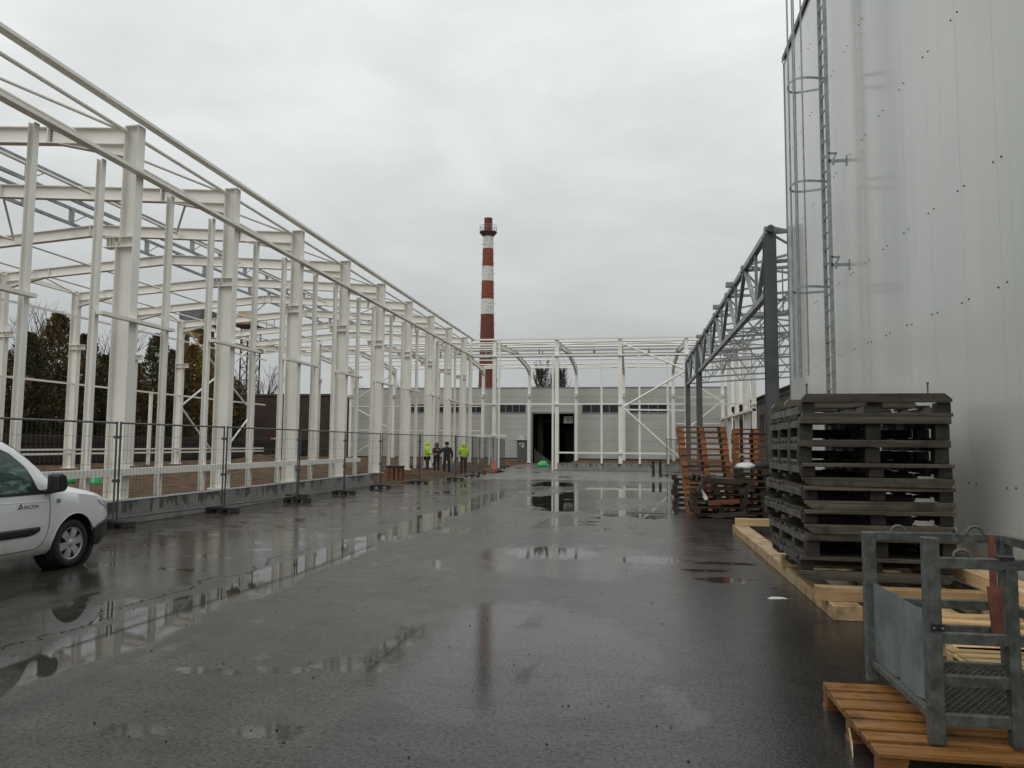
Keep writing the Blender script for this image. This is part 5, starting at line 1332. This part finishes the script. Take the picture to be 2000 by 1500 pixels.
# ------------------------------------------------------------------ people
def skinned(name, verts, edges, radii, mat, parent, root=0, sub=2):
    me = bpy.data.meshes.new(name); me.from_pydata([tuple(v) for v in verts], edges, []); o = bpy.data.objects.new(name, me); col.objects.link(o)
    sk = o.modifiers.new('skin', 'SKIN'); sk.use_smooth_shade = True
    for i, r_ in enumerate(radii):
        d = me.skin_vertices[0].data[i]; d.radius = r_ if isinstance(r_, tuple) else (r_, r_); d.use_root = (i == root)
    sb = o.modifiers.new('sub', 'SUBSURF'); sb.levels = sub; sb.render_levels = sub
    bpy.context.view_layer.update()
    nm = bpy.data.meshes.new_from_object(o.evaluated_get(bpy.context.evaluated_depsgraph_get())); o.modifiers.clear(); o.data = nm
    nm.materials.clear(); nm.materials.append(mat)
    for p in nm.polygons: p.use_smooth = True
    o.parent = parent; return o
def person(x, y, z, face, label, jacket, trousers, hood, elbows, hands_, legspread=.11, H=1.76, hat=None, bag=None):
    """face = heading of the chest in degrees (0 looks along +y); elbows / hands in body coords (right, left)"""
    root = thing('person', label, 'person', (x, y, z), 'workers standing by the fence'); root.rotation_euler.z = R(face)
    k = H / 1.76
    V = [(0, 0, .97), (0, .0, 1.15), (0, -.01, 1.36), (0, 0, 1.47), (0, .015, 1.56), (0, .02, 1.64), (0, .015, 1.72),
         (.10, 0, .90), (legspread, .02, .50), (legspread + .01, -.01, .10), (legspread + .02, .12, .05),
         (-.10, 0, .90), (-legspread, .02, .50), (-legspread - .01, -.01, .10), (-legspread - .02, .12, .05),
         (.19, -.01, 1.41), elbows[0], hands_[0], (-.19, -.01, 1.41), elbows[1], hands_[1]]
    E = [(0, 1), (1, 2), (2, 3), (3, 4), (4, 5), (5, 6), (0, 7), (7, 8), (8, 9), (9, 10), (0, 11), (11, 12), (12, 13), (13, 14), (2, 15), (15, 16), (16, 17), (2, 18), (18, 19), (19, 20)]
    Rr = [(.15, .11), (.14, .105), (.15, .105), .06, .075, .088, .07, .088, .062, .042, .038, .088, .062, .042, .038, .062, .047, .03, .062, .047, .03]
    for s_, (el, hd) in enumerate(((16, 17), (19, 20))):
        d = (Vector(V[hd]) - Vector(V[el])).normalized(); sd_ = d.cross(Vector((0, 0, 1))).normalized(); up_ = sd_.cross(d)
        palm = Vector(V[hd]) + d * .07; V.append(tuple(palm)); E.append((hd, len(V) - 1)); Rr.append((.034, .018)); pi_ = len(V) - 1
        for f in range(4):
            o_ = (f - 1.5) * .019; L = (.062, .074, .070, .055)[f]
            a_ = palm + sd_ * o_ + d * .03; V.append(tuple(a_)); E.append((pi_, len(V) - 1)); Rr.append(.0095)
            V.append(tuple(a_ + d * L * .5 - up_ * .008)); E.append((len(V) - 2, len(V) - 1)); Rr.append(.0085)
            V.append(tuple(a_ + d * L * .8 - up_ * .03)); E.append((len(V) - 2, len(V) - 1)); Rr.append(.0075)
        th = Vector(V[hd]) + d * .03 + sd_ * (.035 if s_ else -.035); V.append(tuple(th)); E.append((hd, len(V) - 1)); Rr.append(.011)
        V.append(tuple(th + d * .04 + sd_ * (.012 if s_ else -.012))); E.append((len(V) - 2, len(V) - 1)); Rr.append(.009)
    V = [tuple(c * k for c in v) for v in V]
    body = skinned('body', V, E, Rr, M['skin'], root, 0, 1)
    # face
    b = MB(); b.blob((.0, .108 * k, 1.635 * k), .014, .02, .024, 8, 6); b.build_local = None
    def loc(mb, name, mat, par):
        me = bpy.data.meshes.new(name); me.from_pydata(mb.v, [], mb.f); me.polygons.foreach_set('use_smooth', mb.sm); me.materials.append(mat); o = bpy.data.objects.new(name, me); col.objects.link(o); o.parent = par; return o
    loc(b, 'nose', M['skin'], body)
    for sx in (-1, 1):
        b = MB(); b.blob((sx * .033 * k, .092 * k, 1.655 * k), .012, .008, .008, 8, 6); loc(b, 'eye', M['black'], body)
        b = MB(); b.blob((sx * .088 * k, .01, 1.645 * k), .012, .02, .032, 8, 6); loc(b, 'ear', M['skin'], body)
    b = MB(); b.blob((0, .092 * k, 1.60 * k), .025, .008, .006, 8, 6); loc(b, 'mouth', M['rust'], body)
    # trousers and boots
    tv = [V[i] for i in (0, 7, 8, 9, 11, 12, 13)]; te = [(0, 1), (1, 2), (2, 3), (0, 4), (4, 5), (5, 6)]
    skinned('trousers', tv, te, [(.165, .125), .105, .082, .07, .105, .082, .07], trousers, root, 0, 1)
    for a, c in ((9, 10), (13, 14)):
        p_, q_ = Vector(V[a]), Vector(V[c]); skinned('boot', [p_ + Vector((0, 0, .06)), p_ - Vector((0, 0, .045)), q_ - Vector((0, -.03, .005))], [(0, 1), (1, 2)], [.055, .055, .045], M['black'], root, 0, 1)
    # jacket with sleeves to the wrist
    w0 = lambda a, c: tuple(Vector(V[a]) + (Vector(V[c]) - Vector(V[a])) * .9)
    jv = [(0, 0, .82 * k), V[1], V[2], V[3], V[15], V[16], w0(16, 17), V[18], V[19], w0(19, 20)]
    jv.append((0, .005, 1.53 * k)); je = [(0, 1), (1, 2), (2, 3), (2, 4), (4, 5), (5, 6), (2, 7), (7, 8), (8, 9), (3, 10)]
    jk = skinned('jacket', jv, je, [(.20, .155), (.20, .15), (.20, .15), .115, .095, .073, .06, .095, .073, .06, .09], jacket, root, 1, 1)
    if jacket is M['hivis']:
        b = MB(); b.lathe([(.196, .955 * k), (.197, 1.0 * k)], 20); b.v = [(v[0], v[1] * .78, v[2]) for v in b.v]; loc(b, 'reflective_band', M['galv'], jk)
    if hood is not None:
        b = MB(); n = 14; vs = []
        for i in range(8):
            ph = math.pi * (.02 + .78 * i / 7)
            for j in range(n):
                a = R(50) + (math.tau - R(100)) * j / (n - 1)      # open towards the face
                vs.append((.125 * math.sin(ph) * math.sin(a), .02 + .14 * math.sin(ph) * math.cos(a), 1.625 * k + .155 * math.cos(ph)))
        b.add(vs, [(i * n + j, i * n + j + 1, (i + 1) * n + j + 1, (i + 1) * n + j) for i in range(7) for j in range(n - 1)], True)
        o = loc(b, 'hood', hood, root); s_ = o.modifiers.new('thick', 'SOLIDIFY'); s_.thickness = .02
    if hat is not None:
        b = MB(); vs = []; b.lathe([(0, 1.79 * k), (.06, 1.78 * k), (.10, 1.735 * k), (.108, 1.665 * k), (.104, 1.64 * k)], 16, (0, .005, 0)); o = loc(b, 'cap', hat, root); s_ = o.modifiers.new('thick', 'SOLIDIFY'); s_.thickness = .012
    return root
fwd = ((.24, .05, 1.16), (-.24, .05, 1.16)); fh = ((.13, .30, 1.12), (-.13, .30, 1.12))
person(-10.62, 38.3, .0, -80, 'person in bright yellow hooded jacket and dark trousers, leftmost of the four, facing right', M['hivis'], M['cloth_navy'], M['hivis'], fwd, fh, H=1.80)
person(-10.75, 40.7, .0, 170, 'person in dark brown hooded coat facing the camera, arms forward, second from the left', M['cloth_brown'], M['cloth_brown'], M['cloth_brown'], fwd, fh, H=1.72)
person(-9.85, 39.4, .0, 12, 'person in black jacket seen from behind, left arm raised a little', M['cloth_black'], M['cloth_black'], None, ((.29, -.02, 1.14), (-.34, .06, 1.22)), ((.27, .06, .9), (-.48, .24, 1.32)), .13, 1.76, M['cloth_black'])
person(-9.2, 40.6, .0, 35, 'person in bright yellow hooded jacket half hidden behind a fence post, rightmost of the four', M['hivis'], M['cloth_black'], M['hivis'], ((.26, .0, 1.14), (-.24, .06, 1.15)), ((.25, .14, .92), (-.12, .3, 1.15)), H=1.74)
b = MB(); b.box(-10.35, -9.9, 41.3, 41.7, .0, .5); b.box(-10.38, -9.87, 41.28, 41.72, .5, .56); b.tube((-10.12, 41.5, .56), (-10.12, 41.5, .62), .05, 10); o = b.build('tool_box', M['galv'], None, .02); tag(o, 'small light grey box on the ground between the men in dark jackets', 'box')
b = MB(); b.box(-11.75, -11.2, 38.9, 39.2, .12, .55); b.tube((-11.7, 38.85, .12), (-11.7, 38.95, .12), .12, 12); b.tube((-11.25, 38.85, .12), (-11.25, 38.95, .12), .12, 12); b.bar((-11.7, 39, .5), (-11.95, 39, .9), .03, .03); b.bar((-11.7, 39.1, .5), (-11.95, 39.1, .9), .03, .03); o = b.build('wheelbarrow', M['black'], None, .02); tag(o, 'black wheelbarrow standing left of the leftmost man in yellow', 'wheelbarrow')
for o in bpy.data.objects:
    if len(o.get('label', '').replace('-', ' ').split()) > 16: print('LONG', o.name, o['label'])
